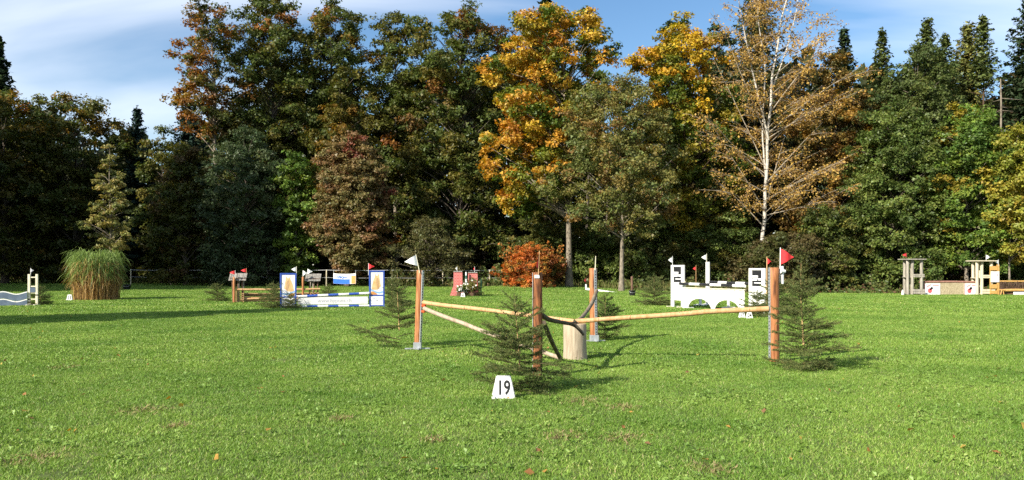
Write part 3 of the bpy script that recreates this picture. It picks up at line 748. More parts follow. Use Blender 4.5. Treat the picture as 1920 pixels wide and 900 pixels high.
tree(39, 'maple_tree', 'light green young maple behind the grey log towers', 1812, 58, [(500, 1760, 1870), (430, 1745, 1885), (350, 1740, 1885), (280, 1752, 1880), (230, 1775, 1860), (205, 1800, 1835)], 170, 150, 0.20, 0.9, FRESH, pal_out=[((0.28, 0.22, 0.03), 1)], outfun=lambda r: 0.35 * (r[0] < -.3), trunk_r=0.14, flat=0.65, bark='bark_pale')
conifer(40, 'spruce_tree', 'tall dark spruce at the right edge of the photo', 1930, 66, -20, 190, SPRUCE, z0=8, quad=0.32, prof=0.8, dz=0.65)
tree(41, 'maple_tree', 'yellow green maple sapling at the right edge with thin pale stems', 1893, 56, [(480, 1865, 1925), (420, 1858, 1945), (350, 1860, 1950), (290, 1868, 1945), (250, 1885, 1930)], 85, 120, 0.20, 0.8, [((0.31, 0.29, 0.045), 5), ((0.23, 0.25, 0.04), 5), ((0.36, 0.29, 0.045), 2)], trunk_r=0.07, flat=0.65, bark='bark_pale', limb_frac=0.8)
# dead stems
for px_, d_, y0_, lab in ((1876, 63, 148, 'bare dead trunk standing beside the right hand spruces'),):
    mbd = MB(); rng = R_(77); H = PZ(y0_, d_)
    z = np.linspace(-0.1, H, 9)
    mbd.tube(np.stack([0.05 * np.sin(z * .6), 0 * z, z], -1), np.linspace(0.15, 0.05, 9), 7, jitter=.05, rng=rng)
    t = thing('dead_tree', lab, 'tree', (PX(px_, d_), d_, 0))
    mbd.build('trunk', 'bark_pale', t)
    for i in range(14):
        bm_ = MB()
        zz_ = rng.uniform(H * .45, H * .98); a = rng.uniform(0, 6.28); L = rng.uniform(.4, 1.6)
        s = np.linspace(0, 1, 4)
        bm_.tube(np.stack([math.cos(a) * s * L, math.sin(a) * s * L, zz_ - .25 * L * s], -1), np.linspace(.025, .006, 4), 4, cap=False)
        bm_.build('branch', 'bark_pale', t)

# understorey shrubs along the forest edge
def shrub(seed, name, label, tx, d, rows, pal, leaf=0.16, n=110, per=130, cr=0.7, **kw):
    return tree(seed, name, label, tx, d, rows, n, per, leaf, cr, pal, cat='bush', trunk_r=0.06, limb_r=0.025, **kw)
shrub(50, 'spindle_bush', 'rounded orange red bush behind the tall rail post', 998, 60, [(548, 948, 1045), (520, 940, 1052), (497, 945, 1050), (480, 965, 1032), (472, 985, 1015)], [((0.12, 0.10, 0.025), 3), ((0.28, 0.10, 0.03), 3)], 0.11, 210, 150, 0.46, pal_out=[((0.56, 0.17, 0.035), 5), ((0.50, 0.24, 0.05), 3), ((0.40, 0.12, 0.03), 2)], outfun=lambda r: np.clip(0.85 + 0.5 * (r[2] - .5) - 0.65 * r[0], 0.02, 1), flat=0.9, mind=.6, grow=0)
def bush_shoots():
    rng = R_(57); d = 60; m = MB(); w = MB()
    t = [o for o in sc.objects if o.name.startswith('spindle_bush')][0]
    for i in range(46):
        px_ = rng.uniform(945, 1050); zt = PZ(rng.uniform(466, 500), d); x = PX(px_, d) - t.location.x; y = rng.uniform(-1.3, .4)
        a = np.array([x * .8, y * .8, zt * .55]); b = np.array([x * 1.1, y, zt + rng.uniform(.0, .25)])
        w.tube([a, (a + b) / 2, b], [.012, .009, .004], 3, cap=False)
        u = rng.uniform(.3, 1.05, (34, 1)); P = a + (b - a) * u + rng.normal(0, .07, (34, 3))
        leaf_quads(m, P, unit(rng.normal(size=P.shape)), .10, pick_colors(rng, 34, [((0.52, 0.17, 0.035), 5), ((0.42, 0.22, 0.05), 3), ((0.16, 0.13, 0.03), 2 if px_ < 1010 else 6)]), rng, tri=True)
    m.build('shoot_leaves', 'leaf', t); w.build('shoots', 'bark_brown', t)
bush_shoots()
shrub(51, 'hazel_bush', 'green hazel bush behind the orange red bush', 1040, 66, [(540, 985, 1100), (480, 975, 1110), (420, 985, 1100), (385, 1010, 1070)], OLIVE, 0.17)
shrub(52, 'hazel_bush', 'low bush filling the gap between the maple trunk and the grey slim trunk', 1125, 66, [(545, 1075, 1180), (490, 1070, 1185), (440, 1085, 1170)], GREEN, 0.17)
shrub(53, 'hazel_bush', 'wide green bush right of the grey slim trunk', 1225, 64, [(548, 1170, 1300), (490, 1165, 1310), (440, 1180, 1295), (415, 1205, 1265)], GREEN + [((0.10, 0.10, 0.03), 6)], 0.16, 170)
shrub(54, 'elder_bush', 'mixed green bush behind the white arch jump', 1350, 62, [(545, 1290, 1430), (480, 1290, 1430), (430, 1305, 1415), (400, 1330, 1390)], GREEN + [((0.16, 0.14, 0.03), 4)], 0.16, 170)
shrub(55, 'elder_bush', 'brownish bush in front of the birch trunk', 1462, 56.5, [(550, 1395, 1535), (500, 1390, 1545), (465, 1405, 1535), (440, 1450, 1500)], [((0.11, 0.09, 0.035), 5), ((0.08, 0.085, 0.025), 5)], 0.15, 150)
shrub(56, 'elder_bush', 'bright green leafy bush at the lawn edge right of the red flag', 1548, 58, [(552, 1500, 1600), (490, 1495, 1610), (430, 1505, 1600), (390, 1525, 1580)], [((0.11, 0.14, 0.03), 5), ((0.08, 0.10, 0.025), 4), ((0.16, 0.16, 0.035), 2)], 0.15, 150)
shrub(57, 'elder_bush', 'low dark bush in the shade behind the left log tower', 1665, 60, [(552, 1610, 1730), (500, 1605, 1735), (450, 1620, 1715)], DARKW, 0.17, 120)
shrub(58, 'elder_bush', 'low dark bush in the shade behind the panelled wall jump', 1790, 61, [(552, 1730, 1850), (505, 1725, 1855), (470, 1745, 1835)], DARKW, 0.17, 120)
shrub(59, 'elder_bush', 'dim bush below the yellow green sapling at the right edge', 1910, 60, [(552, 1850, 1960), (500, 1848, 1965), (465, 1865, 1945)], GREEN, 0.17, 100)

# the far wood: one mass of trunks and leaves that closes the view between the trees
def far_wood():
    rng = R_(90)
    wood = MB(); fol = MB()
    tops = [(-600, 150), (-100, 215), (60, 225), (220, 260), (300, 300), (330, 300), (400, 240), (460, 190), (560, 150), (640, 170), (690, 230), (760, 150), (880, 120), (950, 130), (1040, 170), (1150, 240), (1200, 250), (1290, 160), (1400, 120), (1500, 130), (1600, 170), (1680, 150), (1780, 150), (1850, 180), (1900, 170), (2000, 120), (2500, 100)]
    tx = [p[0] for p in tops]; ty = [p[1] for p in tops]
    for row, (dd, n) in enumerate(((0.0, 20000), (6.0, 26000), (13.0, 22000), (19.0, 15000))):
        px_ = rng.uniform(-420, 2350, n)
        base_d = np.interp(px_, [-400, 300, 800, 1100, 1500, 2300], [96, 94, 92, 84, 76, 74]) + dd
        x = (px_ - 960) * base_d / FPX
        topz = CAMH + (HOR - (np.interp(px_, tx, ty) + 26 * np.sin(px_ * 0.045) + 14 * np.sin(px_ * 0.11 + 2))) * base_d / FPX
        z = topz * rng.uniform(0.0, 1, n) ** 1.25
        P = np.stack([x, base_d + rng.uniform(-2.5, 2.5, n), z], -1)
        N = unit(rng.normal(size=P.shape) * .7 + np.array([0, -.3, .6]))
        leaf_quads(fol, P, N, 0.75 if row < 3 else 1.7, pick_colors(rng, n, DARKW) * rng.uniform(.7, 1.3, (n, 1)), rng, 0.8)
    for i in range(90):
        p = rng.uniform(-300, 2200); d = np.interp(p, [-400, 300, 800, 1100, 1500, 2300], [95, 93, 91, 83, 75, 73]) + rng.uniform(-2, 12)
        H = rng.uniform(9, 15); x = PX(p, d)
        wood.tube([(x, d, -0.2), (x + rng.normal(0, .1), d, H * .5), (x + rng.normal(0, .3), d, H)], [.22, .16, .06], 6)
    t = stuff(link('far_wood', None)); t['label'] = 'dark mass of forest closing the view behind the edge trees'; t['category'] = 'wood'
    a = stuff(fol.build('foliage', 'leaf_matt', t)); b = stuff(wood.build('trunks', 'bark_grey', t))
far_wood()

# trees outside the frame on the left, whose shadows reach into the picture
def off_left():
    env = Env([(2.5, -2.6, 2.6), (6, -3.8, 3.8), (13, -4.2, 4.2), (20, -3.2, 3.2), (25, -1.0, 1.0)])
    w, f = broadleaf(R_(101), env, 25, 200, 70, 0.42, 1.5, OLIVE, trunk_r=0.35)
    t = place('beech_tree', w, f, (-47, 67, 0), 'beech of the forest edge outside the left side of the frame', 'tree', 'trees left of the frame')
    for (x, y, s) in ((-53, 62, 1.08), (-57, 71, 1.08), (-63, 76, 1.08), (-43.5, 60, 1.0), (-66, 66, 1.05), (-40.5, 53.5, 1.0)):
        dup(t, (x, y, 0), x * 1.3, s)      # all out of the photo: nothing tells them apart
    rng = R_(102)
    w, f = spruce(rng, 14.5, 3.3, z0=1.0, pal=SPRUCE, quad=0.6, prof=0.5, dz=0.6)
    place('spruce_tree', w, f, (-25.6, 16.6, 0), 'lone spruce outside the left side of the frame', 'tree', None, 'bark_brown', 'needle')
off_left()
# ------------------------------------------------------------------ grass: blades in patches, instanced over the lawn
GRASS = [((0.165, 0.290, 0.040), 5), ((0.205, 0.335, 0.052), 5), ((0.118, 0.220, 0.030), 3), ((0.27, 0.36, 0.085), 1.8), ((0.42, 0.40, 0.17), 0.5)]
WEED = [((0.19, 0.30, 0.06), 4), ((0.15, 0.25, 0.045), 3), ((0.26, 0.35, 0.09), 1)]
def grass_patch(seed, half, n, h0, h1, w, weeds=0, dry=0.0):
    rng = R_(seed); mb = MB()
    # tufty distribution
    tc = rng.uniform(-half, half, (max(4, n // 14), 2))
    k = rng.integers(0, len(tc), n)
    xy = tc[k] + rng.normal(0, half * 0.10, (n, 2))
    xy = np.where(rng.uniform(size=(n, 1)) < 0.45, rng.uniform(-half, half, (n, 2)), xy)
    h = rng.uniform(h0, h1, n) * rng.uniform(0.7, 1.15, len(tc))[k]
    a = rng.uniform(0, 2 * math.pi, n); lean = rng.uniform(0.25, 1.05, n)
    s = np.array([0, 0.55, 1.0])
    base = np.concatenate([xy, np.full((n, 1), -0.01)], 1)
    dirv = np.stack([np.cos(a), np.sin(a), np.zeros(n)], -1)
    P = base[:, None, :] + dirv[:, None, :] * (lean * h)[:, None, None] * (s ** 1.7)[None, :, None]
    P[:, :, 2] += h[:, None] * (s - 0.28 * s ** 2 * np.minimum(lean, 1)[:, None])
    fa = rng.uniform(0, 2 * math.pi, n)
    wv = np.stack([np.cos(fa), np.sin(fa), np.zeros(n)], -1)
    W = wv[:, None, :] * (w * rng.uniform(0.6, 1.3, n) * 0.5)[:, None, None] * np.array([1.0, 0.8, 0.12])[None, :, None]
    col = pick_colors(rng, n, GRASS) * rng.uniform(0.75, 1.25, (n, 1))
    mb.strips(P, W, col)
    if weeds:
        m = weeds
        for c in range(max(1, m // 9)):
            o = rng.uniform(-half, half, 2)
            q = 9
            P = np.concatenate([o + rng.normal(0, 0.035, (q, 2)), rng.uniform(0.02, 0.055, (q, 1))], 1)
            N = unit(rng.normal(0, 0.45, (q, 3)) + np.array([0, 0, 1]))
            leaf_quads(mb, P, N, 0.028, pick_colors(rng, q, WEED), rng, 0.8)
    me = mb.mesh('grass_patch'); me.materials.append(MATS['grass_blade'])
    return bpy.data.objects.new('grass_patch', me)      # source of the instances, never linked to the scene

def grass_field(name, label, pts, sources, smin, smax, seed):
    me = bpy.data.meshes.new(name); me.vertices.add(len(pts)); me.vertices.foreach_set('co', np.asarray(pts, np.float32).ravel())
    me.materials.append(MATS['grass_blade'])
    o = stuff(link(name, me)); o['label'] = label; o['category'] = 'grass'
    ng = bpy.data.node_groups.new(name, 'GeometryNodeTree')
    ng.interface.new_socket('Geometry', in_out='INPUT', socket_type='NodeSocketGeometry')
    ng.interface.new_socket('Geometry', in_out='OUTPUT', socket_type='NodeSocketGeometry')
    gi = ng.nodes.new('NodeGroupInput'); go = ng.nodes.new('NodeGroupOutput')
    jn = ng.nodes.new('GeometryNodeGeometryToInstance')
    for sobj in sources:
        oi = ng.nodes.new('GeometryNodeObjectInfo'); oi.inputs['Object'].default_value = sobj
        ng.links.new(oi.outputs['Geometry'], jn.inputs[0])
    ip = ng.nodes.new('GeometryNodeInstanceOnPoints')
    ip.inputs['Pick Instance'].default_value = True
    rr = ng.nodes.new('FunctionNodeRandomValue'); rr.data_type = 'FLOAT_VECTOR'
    rr.inputs[0].default_value = (0, 0, 0); rr.inputs[1].default_value = (0, 0, 6.283); rr.inputs['Seed'].default_value = seed
    rs = ng.nodes.new('FunctionNodeRandomValue'); rs.data_type = 'FLOAT'
    rs.inputs[2].default_value = smin; rs.inputs[3].default_value = smax; rs.inputs['Seed'].default_value = seed + 7
    ri = ng.nodes.new('FunctionNodeRandomValue'); ri.data_type = 'INT'
    ri.inputs[4].default_value = 0; ri.inputs[5].default_value = len(sources) - 1; ri.inputs['Seed'].default_value = seed + 3
    ng.links.new(gi.outputs[0], ip.inputs['Points']); ng.links.new(jn.outputs[0], ip.inputs['Instance'])
    ng.links.new(rr.outputs[0], ip.inputs['Rotation']); ng.links.new(rs.outputs[1], ip.inputs['Scale'])
    ng.links.new(ri.outputs[2], ip.inputs['Instance Index'])
    ng.links.new(ip.outputs[0], go.inputs[0])
    md = o.modifiers.new('grass', 'NODES'); md.node_group = ng
    return o
def field_points(seed, y0, y1, step, margin):
    rng = R_(seed); out = []
    y = y0
    while y < y1:
        hw = y * 0.62 + margin
        x = np.arange(-hw, hw, step) + rng.uniform(-step * .4, step * .4, int(math.ceil(2 * hw / step)))[: len(np.arange(-hw, hw, step))]
        yy = y + rng.uniform(-step * .4, step * .4, len(x))
        out.append(np.stack([x, yy], -1)); y += step
    xy = np.concatenate(out)
    xy = xy[xy[:, 1] < edge_y(xy[:, 0]) - 0.2]
    return np.concatenate([xy, ground_z(xy[:, 0], xy[:, 1])[:, None]], 1)
near = [grass_patch(200 + i, 0.26, 640, 0.022, 0.050, 0.0060, weeds=w) for i, w in enumerate((0, 0, 0, 0, 0, 0, 9, 54))]
mid = [grass_patch(220 + i, 0.45, 800, 0.024, 0.054, 0.011, weeds=w) for i, w in enumerate((0, 0, 0, 27))]
far = [grass_patch(240 + i, 0.9, 900, 0.03, 0.065, 0.026) for i in range(3)]
grass_field('grass_near', 'short mown grass with clover in the foreground', field_points(301, 4.0, 14.5, 0.30, 1.6), near, 0.85, 1.3, 1)
grass_field('grass_middle', 'short mown grass round the rail jump', field_points(302, 14.3, 31, 0.52, 2.5), mid, 0.85, 1.25, 2)
grass_field('grass_far', 'short mown grass at the far side of the meadow', field_points(303, 30.5, 92, 1.05, 5), far, 0.85, 1.3, 3)

# worn spots, dead grass and fallen leaves on the near meadow
def litter():
    rng = R_(330); m = MB()
    spots = [(1060, 818, .22), (1168, 822, .20), (812, 826, .12), (1092, 752, .30), (1165, 765, .22), (640, 785, .12), (330, 800, .12), (270, 770, .3), (120, 690, .3), (1330, 880, .2), (60, 860, .25)]
    for px_, py_, r in spots:
        g = G(px_, py_); n = int(380 * r / .2)
        a = rng.uniform(0, 6.28, n); q = r * np.sqrt(rng.uniform(0, 1, n)) * rng.uniform(.5, 1.3, n)
        b = np.stack([g.x + q * np.cos(a), g.y + q * np.sin(a) * 1.3, np.full(n, .004)], -1)
        dv = np.stack([np.cos(a * 7), np.sin(a * 7), rng.uniform(.15, .9, n)], -1) * rng.uniform(.02, .05, n)[:, None]
        s = np.array([0, .5, 1.0]); P = b[:, None] + dv[:, None] * s[None, :, None]
        W = np.stack([-np.sin(a * 7), np.cos(a * 7), 0 * a], -1)[:, None] * np.array([.004, .0035, .001])[None, :, None]
        m.strips(P, W, pick_colors(rng, n, [((.42, .33, .17), 4), ((.34, .25, .13), 3), ((.26, .26, .08), 3), ((.22, .15, .08), 2)]))
    o = stuff(m.build('dry_grass', 'dry_leaf')); o['label'] = 'patches of dry trodden grass in the meadow'; o['category'] = 'dry grass'
    f = MB(); n = 170
    px_ = rng.uniform(-50, 1970, n); py_ = 560 + 335 * rng.uniform(0, 1, n) ** 1.3
    P = np.array([list(G(a, b)) for a, b in zip(px_, py_)]); P[:, 2] = rng.uniform(.03, .05, n)
    leaf_quads(f, P, unit(rng.normal(0, .5, (n, 3)) + [0, 0, 1]), .055, pick_colors(rng, n, [((.42, .24, .06), 4), ((.30, .14, .05), 3), ((.46, .34, .08), 2), ((.22, .12, .06), 2)]), rng, .8)
    o = stuff(f.build('fallen_leaves', 'dry_leaf')); o['label'] = 'fallen autumn leaves scattered in the grass'; o['category'] = 'leaves'
litter()
# ------------------------------------------------------------------ helpers for built things
class Part:
    """collects parts in world coordinates under one thing whose origin is at its foot"""
    def __init__(self, name, label, cat, loc, group=None):
        self.o = Vector(loc); self.t = thing(name, label, cat, self.o, 0.0, group)
    def add(self, name, mb, mat, parent=None, label=None):
        off = np.array(self.o, dtype=np.float32)
        mb.v = [v - off for v in mb.v]
        p = mb.build(name, mat, parent if parent is not None else self.t)
        if label: p['label'] = label
        return p
class Frame:
    """vertical plane of an obstacle through two ground points; u runs to the right, n towards the viewer"""
    def __init__(self, a, b):
        self.a = Vector((a[0], a[1], 0)); self.b = Vector((b[0], b[1], 0))
        self.u = (self.b - self.a).normalized(); self.n = Vector((self.u.y, -self.u.x, 0)); self.z = Vector((0, 0, 1))
        self.rz = math.atan2(self.u.y, self.u.x); self.L = (self.b - self.a).length
    def s(self, px):
        k = (px - 960.0) / FPX     # x = k*y on the line a + s*u
        return (k * self.a.y - self.a.x) / (self.u.x - k * self.u.y)
    def at(self, s, z=0.0, out=0.0): return self.a + self.u * s + self.n * out + self.z * z
    def d(self, px): return (self.a + self.u * self.s(px)).y
    def zz(self, px, py): return PZ(py, self.d(px))
    def P(self, px, py, out=0.0): return self.at(self.s(px), self.zz(px, py), out)
    def bar(self, mb, s0, s1, z0, z1, t=0.03, out=0.0, bv=0.006):
        c = self.at((s0 + s1) / 2, (z0 + z1) / 2, out)
        mb.bevel_box(c, (abs(s1 - s0), t, abs(z1 - z0)), bv, self.rz)
        return mb
def B(): return MB()

def round_post(mb, foot, top, r, k=14, rng=None, n=7):
    s = np.linspace(0, 1, n)[:, None]
    p = np.array(foot)[None] * (1 - s) + np.array(top)[None] * s
    rr = np.full(n, r)
    pts = np.vstack([p, p[-1:] + (p[-1:] - p[-2:-1]) * 0.02]); rr = np.append(rr, r * 0.9)
    mb.tube(pts, rr, k, jitter=0.025, rng=rng if rng is not None else R_(5))
    return mb
def rail(name, label, a, b, r0, r1, mat, sag=0.0, wob=0.01, seed=1, k=12, group=None, knots=0):
    rng = R_(seed); n = 14
    s = np.linspace(0, 1, n)[:, None]
    a = np.array(a); b = np.array(b)
    p = a * (1 - s) + b * s
    p[:, 2] -= sag * np.sin(s[:, 0] * math.pi)
    w = np.cumsum(rng.normal(0, wob, (n, 3)), axis=0); w -= w[:1] + (w[-1:] - w[:1]) * s
    p += w
    t = Part(name, label, 'rail', (a[0], a[1], 0), group)
    m = B().tube(p, np.linspace(r0, r1, n), k, cap=False, jitter=0.03, rng=rng)
    t.add('pole', m, mat)
    ends = B()
    for e, nx, rr in ((p[0], p[1], r0), (p[-1], p[-2], r1)):
        dv = unit(e - nx)
        ends = B().tube([e, e + dv * 0.004], [rr * 0.99, rr * 0.93], k)
        t.add('cut_end', ends, 'wood_endgrain')
    return t
def flag(label, px_pole, px_tip, y_top, y_bot, y_base, d, mat='white_cloth', stick='white_paint', lean_px=0.0, r=0.009, out=0.0, tip_y=None):
    """small triangular pennant on its stick, stuck on top of a wing"""
    base = PT(px_pole, y_base, d); top = PT(px_pole + lean_px, y_top, d)
    base.y -= out; top.y -= out
    t = Part('pennant_flag', label, 'flag', base, 'pennant flags marking the jumps')
    t.add('stick', B().tube([base, (base + top) / 2, top + (top - base) * 0.03], [r, r, r * 0.9], 6), stick)
    ax = (top - base); zl = ax.z
    f0 = (PZ(y_bot, d) - base.z) / max(zl, 1e-4)
    A = base + ax * 1.0; Bm = base + ax * f0
    ty = (y_top + y_bot) / 2 if tip_y is None else tip_y
    C = PT(px_tip, ty, d); C.y = base.y - 0.03
    m = B(); n = 6; pts = []
    for i in range(n + 1):
        s = i / n
        e1 = A.lerp(C, s); e2 = Bm.lerp(C, s)
        wv = 0.035 * abs(C.x - base.x) / 0.2 * math.sin(s * 5.0)
        for q in (0, 0.5, 1):
            p = e1.lerp(e2, q); p = p + Vector((0, -wv, 0)); pts.append(p)
    fs = [(i * 3 + q, i * 3 + q + 1, (i + 1) * 3 + q + 1, (i + 1) * 3 + q) for i in range(n) for q in range(2)]
    m.add(pts, fs, None, True)
    bk = [p + Vector((0, 0.003, 0)) for p in pts]
    m.add(bk, [f[::-1] for f in fs], None, True)
    t.add('cloth', m, mat)
    return t
def number_block(label, foot, w, h, text, rz=0.0, tsize=0.6, mat='marker_white'):
    """trapezoid marker block with a black number"""
    t = Part('number_marker', label, 'marker', foot, 'number blocks beside the jumps')
    dep0, dep1 = w * 0.45, w * 0.22
    hw0, hw1 = w / 2, w * 0.30
    M = Matrix.Rotation(rz, 3, 'Z'); f = Vector(foot)
    vs = [(-hw0, -dep0 / 2, 0), (hw0, -dep0 / 2, 0), (hw0, dep0 / 2, 0), (-hw0, dep0 / 2, 0), (-hw1, -dep1 / 2, h), (hw1, -dep1 / 2, h), (hw1, dep1 / 2, h), (-hw1, dep1 / 2, h)]
    me = bmesh.new()
    bv = [me.verts.new(M @ Vector(v)) for v in vs]
    for q in ((0, 3, 2, 1), (4, 5, 6, 7), (0, 1, 5, 4), (1, 2, 6, 5), (2, 3, 7, 6), (3, 0, 4, 7)): me.faces.new([bv[i] for i in q])
    bmesh.ops.bevel(me, geom=list(me.edges), offset=0.008, segments=2, affect='EDGES')
    md = bpy.data.meshes.new('block'); me.to_mesh(md); me.free(); md.materials.append(MATS[mat])
    link('block', md, t.t)
    tilt = math.atan2((dep0 - dep1) / 2, h)
    zc = h * 0.47
    yc = -(dep0 / 2 + (dep1 - dep0) / 2 * zc / h) - 0.003
    if text:
        text_mesh('number', text, h * tsize * 1.45, 'black_print', t.t, M @ Vector((0, yc, zc)), (math.pi / 2 - tilt, 0, rz), 0.001, 0.70, bold=0.005 * h / 0.3)
    return t

def pole_striped(name, label, a, b, r, n, mats, group=None, k=12):
    t = Part(name, label, 'rail', (a[0], a[1], 0), group)
    a = Vector(a); b = Vector(b)
    for i in range(n):
        p = a.lerp(b, i / n); q = a.lerp(b, (i + 1) / n)
        t.add('band', B().tube([p, p.lerp(q, .5), q], [r, r, r], k, cap=(i in (0, n - 1))), mats[i % len(mats)])
    return t

# ------------------------------------------------------------------ the star shaped rail jump number 19
def rail_post(label, foot, top, r, mat, strip_dir, seed, plate=True, cups=(), strip_w=0.03, tape=False):
    t = Part('jump_post', label, 'post', (foot[0], foot[1], 0), 'posts of the rail jump')
    f = Vector(foot); tp = Vector(top)
    t.add('pole', round_post(B(), f + Vector((0, 0, 0.03)), tp, r, 16, R_(seed), 10), mat)
    sd = Vector((math.cos(strip_dir), math.sin(strip_dir), 0)); tn = Vector((-sd.y, sd.x, 0))
    ax = tp - f
    m = B(); c0 = f + sd * (r + 0.006) + Vector((0, 0, .06)); c1 = tp + sd * (r + 0.006)
    w = strip_w
    for o, ww in ((sd * 0.0, 1.0),):
        m.add([c0 - tn * w, c0 + tn * w, c1 + tn * w, c1 - tn * w, c0 - tn * w - sd * 0.02, c0 + tn * w - sd * 0.02, c1 + tn * w - sd * 0.02, c1 - tn * w - sd * 0.02],
              [(0, 1, 2, 3), (0, 4, 5, 1), (3, 2, 6, 7), (0, 3, 7, 4), (1, 5, 6, 2)])
    st = t.add('metal_track', m, 'steel')
    h = B(); nh = 26
    for i in range(nh):
        c = c0.lerp(c1, (i + 0.7) / nh) + sd * 0.002
        h.add([c + tn * 0.013 * math.cos(q * math.pi / 3) + Vector((0, 0, 0.014 * math.sin(q * math.pi / 3))) for q in range(6)], [(0, 1, 2, 3, 4, 5)])
    stuff(t.add('track_holes', h, 'black_print', st))
    if plate:
        t.add('shoe', B().bevel_box(f + Vector((0, 0, 0.08)), (r * 2.25, r * 2.25, 0.15), 0.01), 'steel')
        for rz in (0.15, math.pi / 2 + 0.15):
            t.add('foot_bar', B().bevel_box(f + Vector((0, 0, 0.025 + 0.012 * (rz > 1))), (0.5, 0.05, 0.03), 0.006, rz), 'steel')
    for z in cups:
        c = f.lerp(tp, z / tp.z) + sd * (r + 0.05)
        cu = t.add('cup', B().bevel_box(c + Vector((0, 0, -0.035)), (0.075, 0.075, 0.045), 0.014, strip_dir), 'cup_red')
        t.add('pin', B().tube([c - sd * 0.05 + Vector((0, 0, -.04)), c + sd * 0.02 + Vector((0, 0, -.04))], .012, 8), 'steel', cu)
    if tape:
        t.add('tape', B().bevel_box(f.lerp(tp, 0.962) + Vector((-.01, -r - .001, 0)), (.075, .012, .05), .004), 'white_cloth')
    return t
gA, gB, gC, gD = G(783, 656), G(1008, 707), G(1114, 641), G(1452, 680)
rail_post('orange peeled post with white pennant, left end of the star shaped rail jump', gA, PT(788, 507, gA.y), 0.070, 'wood_orange', -0.55, 11, cups=(0.915, 0.80))
rail_post('rough dark barked front post behind the small spruce with number 19', gB, PT(1008, 511, gB.y), 0.072, 'wood_rough', 2.4, 12, plate=False, tape=True)
rail_post('rearmost post with white perforated metal track facing the viewer', gC, PT(1112, 503, gC.y), 0.088, 'wood_orange', -math.pi / 2 + 0.45, 13)
rail_post('smooth orange post with red pennant, right end of the star shaped rail jump', gD, PT(1451, 502, gD.y), 0.087, 'wood_orange', math.pi + 0.2, 14, plate=False)
stump_c = G(1078, 673); SH = 0.63
def stump():
    rng = R_(15)
    t = Part('log_stump', 'upright pale log section carrying the rail ends at the centre of the jump', 'stump', stump_c)
    z = np.array([-0.03, 0.0, 0.2, 0.42, SH - 0.012, SH]); r = np.array([0.222, 0.218, 0.208, 0.205, 0.205, 0.195])
    p = np.stack([stump_c.x + 0 * z, stump_c.y + 0 * z, z], -1)
    t.add('trunk', B().tube(p, r, 28, cap=False, jitter=0.03, rng=rng), 'wood_stump')
    t.add('cut_face', B().tube([p[-1] - [0, 0, .002], p[-1] + [0, 0, .003]], [.196, .19], 28), 'wood_endgrain')
stump()
sx, sy = stump_c.x, stump_c.y
rail('wooden_rail', 'peeled yellow pole from the left post cup to the top of the log', PT(793, 567, gA.y - .02), (sx - 0.02, sy - 0.02, SH + 0.048), 0.041, 0.038, 'wood_peeled', 0.0, 0.004, 21)
rail('wooden_rail', 'weathered pale pole slanting from the left post down to the grass', PT(795, 578, gA.y - 0.1), (G(1052, 677).x, G(1052, 677).y, 0.05), 0.042, 0.038, 'wood_pale', 0.02, 0.004, 22)
rail('wooden_rail', 'long peeled pole from the log to the orange right post', (sx + 0.02, sy + 0.06, SH + 0.045), PT(1441, 579, gD.y - 0.01), 0.040, 0.047, 'wood_peeled', -0.01, 0.004, 23)
def branch(label, pts, r0, r1, mat, seed, forks=()):
    rng = R_(seed)
    t = Part('rail_branch', label, 'branch', (pts[0][0], pts[0][1], 0))
    def sm(pts, n=20):
        q = np.array([list(p) for p in pts]); s = np.linspace(0, len(q) - 1, n); i = np.clip(s.astype(int), 0, len(q) - 2); f = (s - i)[:, None]
        # Catmull-Rom through the points
        g = np.vstack([2 * q[:1] - q[1:2], q, 2 * q[-1:] - q[-2:-1]])
        p0, p1, p2, p3 = g[i], g[i + 1], g[i + 2], g[i + 3]
        return 0.5 * ((2 * p1) + (-p0 + p2) * f + (2 * p0 - 5 * p1 + 4 * p2 - p3) * f ** 2 + (-p0 + 3 * p1 - 3 * p2 + p3) * f ** 3)
    t.add('limb', B().tube(sm(pts), np.linspace(r0, r1, 20), 9, jitter=0.09, rng=rng), mat)
    for fp, a, b in forks:
        t.add('fork', B().tube(sm(fp, 10), np.linspace(a, b, 10), 7, jitter=0.08, rng=rng), mat)
branch('crooked grey branch from the rearmost post down to the log', [PT(1119, 545, gC.y - .15), PT(1109, 570, 17.6), PT(1094, 592, 16.4), (sx + 0.04, sy + 0.02, SH + 0.035)], 0.042, 0.036, 'bark_branch_pale', 31)
branch('dark curved branch from the front post ending in a fork on the log', [PT(1010, 585, gB.y + 0.1), PT(1027, 598, 13.3), PT(1050, 604, 14.1), PT(1072, 608, 14.75), PT(1085, 617, 14.8), PT(1094, 628, 14.85)], 0.042, 0.022, 'bark_branch', 32, forks=[([PT(1058, 606, 14.3), PT(1072, 606, 14.9), (sx + .02, sy, SH + .03)], .028, .018)])
branch('short dark branch leaning from the front post down to the foot of the log', [PT(1020, 605, gB.y + 0.25), PT(1029, 628, 13.6), PT(1040, 652, 14.3), (G(1052, 678).x, G(1052, 678).y, 0.03)], 0.04, 0.034, 'bark_branch', 33)
flag('white pennant on the left post of the rail jump', 788, 759, 478, 499, 512, gA.y, 'white_cloth', 'cream_paint', lean_px=-7, out=0.09, tip_y=491, r=0.008)
flag('limp dark red pennant on the rough front post', 1009, 1005, 472, 505, 515, gB.y, 'dark_red_cloth', 'wood_peeled', lean_px=2, out=0.09, tip_y=500, r=0.008)
flag('red pennant on the orange right post of the rail jump', 1463, 1490, 466, 496, 530, gD.y, 'red_cloth', 'white_paint', lean_px=1, out=-0.02, tip_y=482, r=0.009)
tD = Part('flag_holder', 'white plastic flag holder strapped beside the orange right post', 'holder', PT(1468, 530, gD.y))
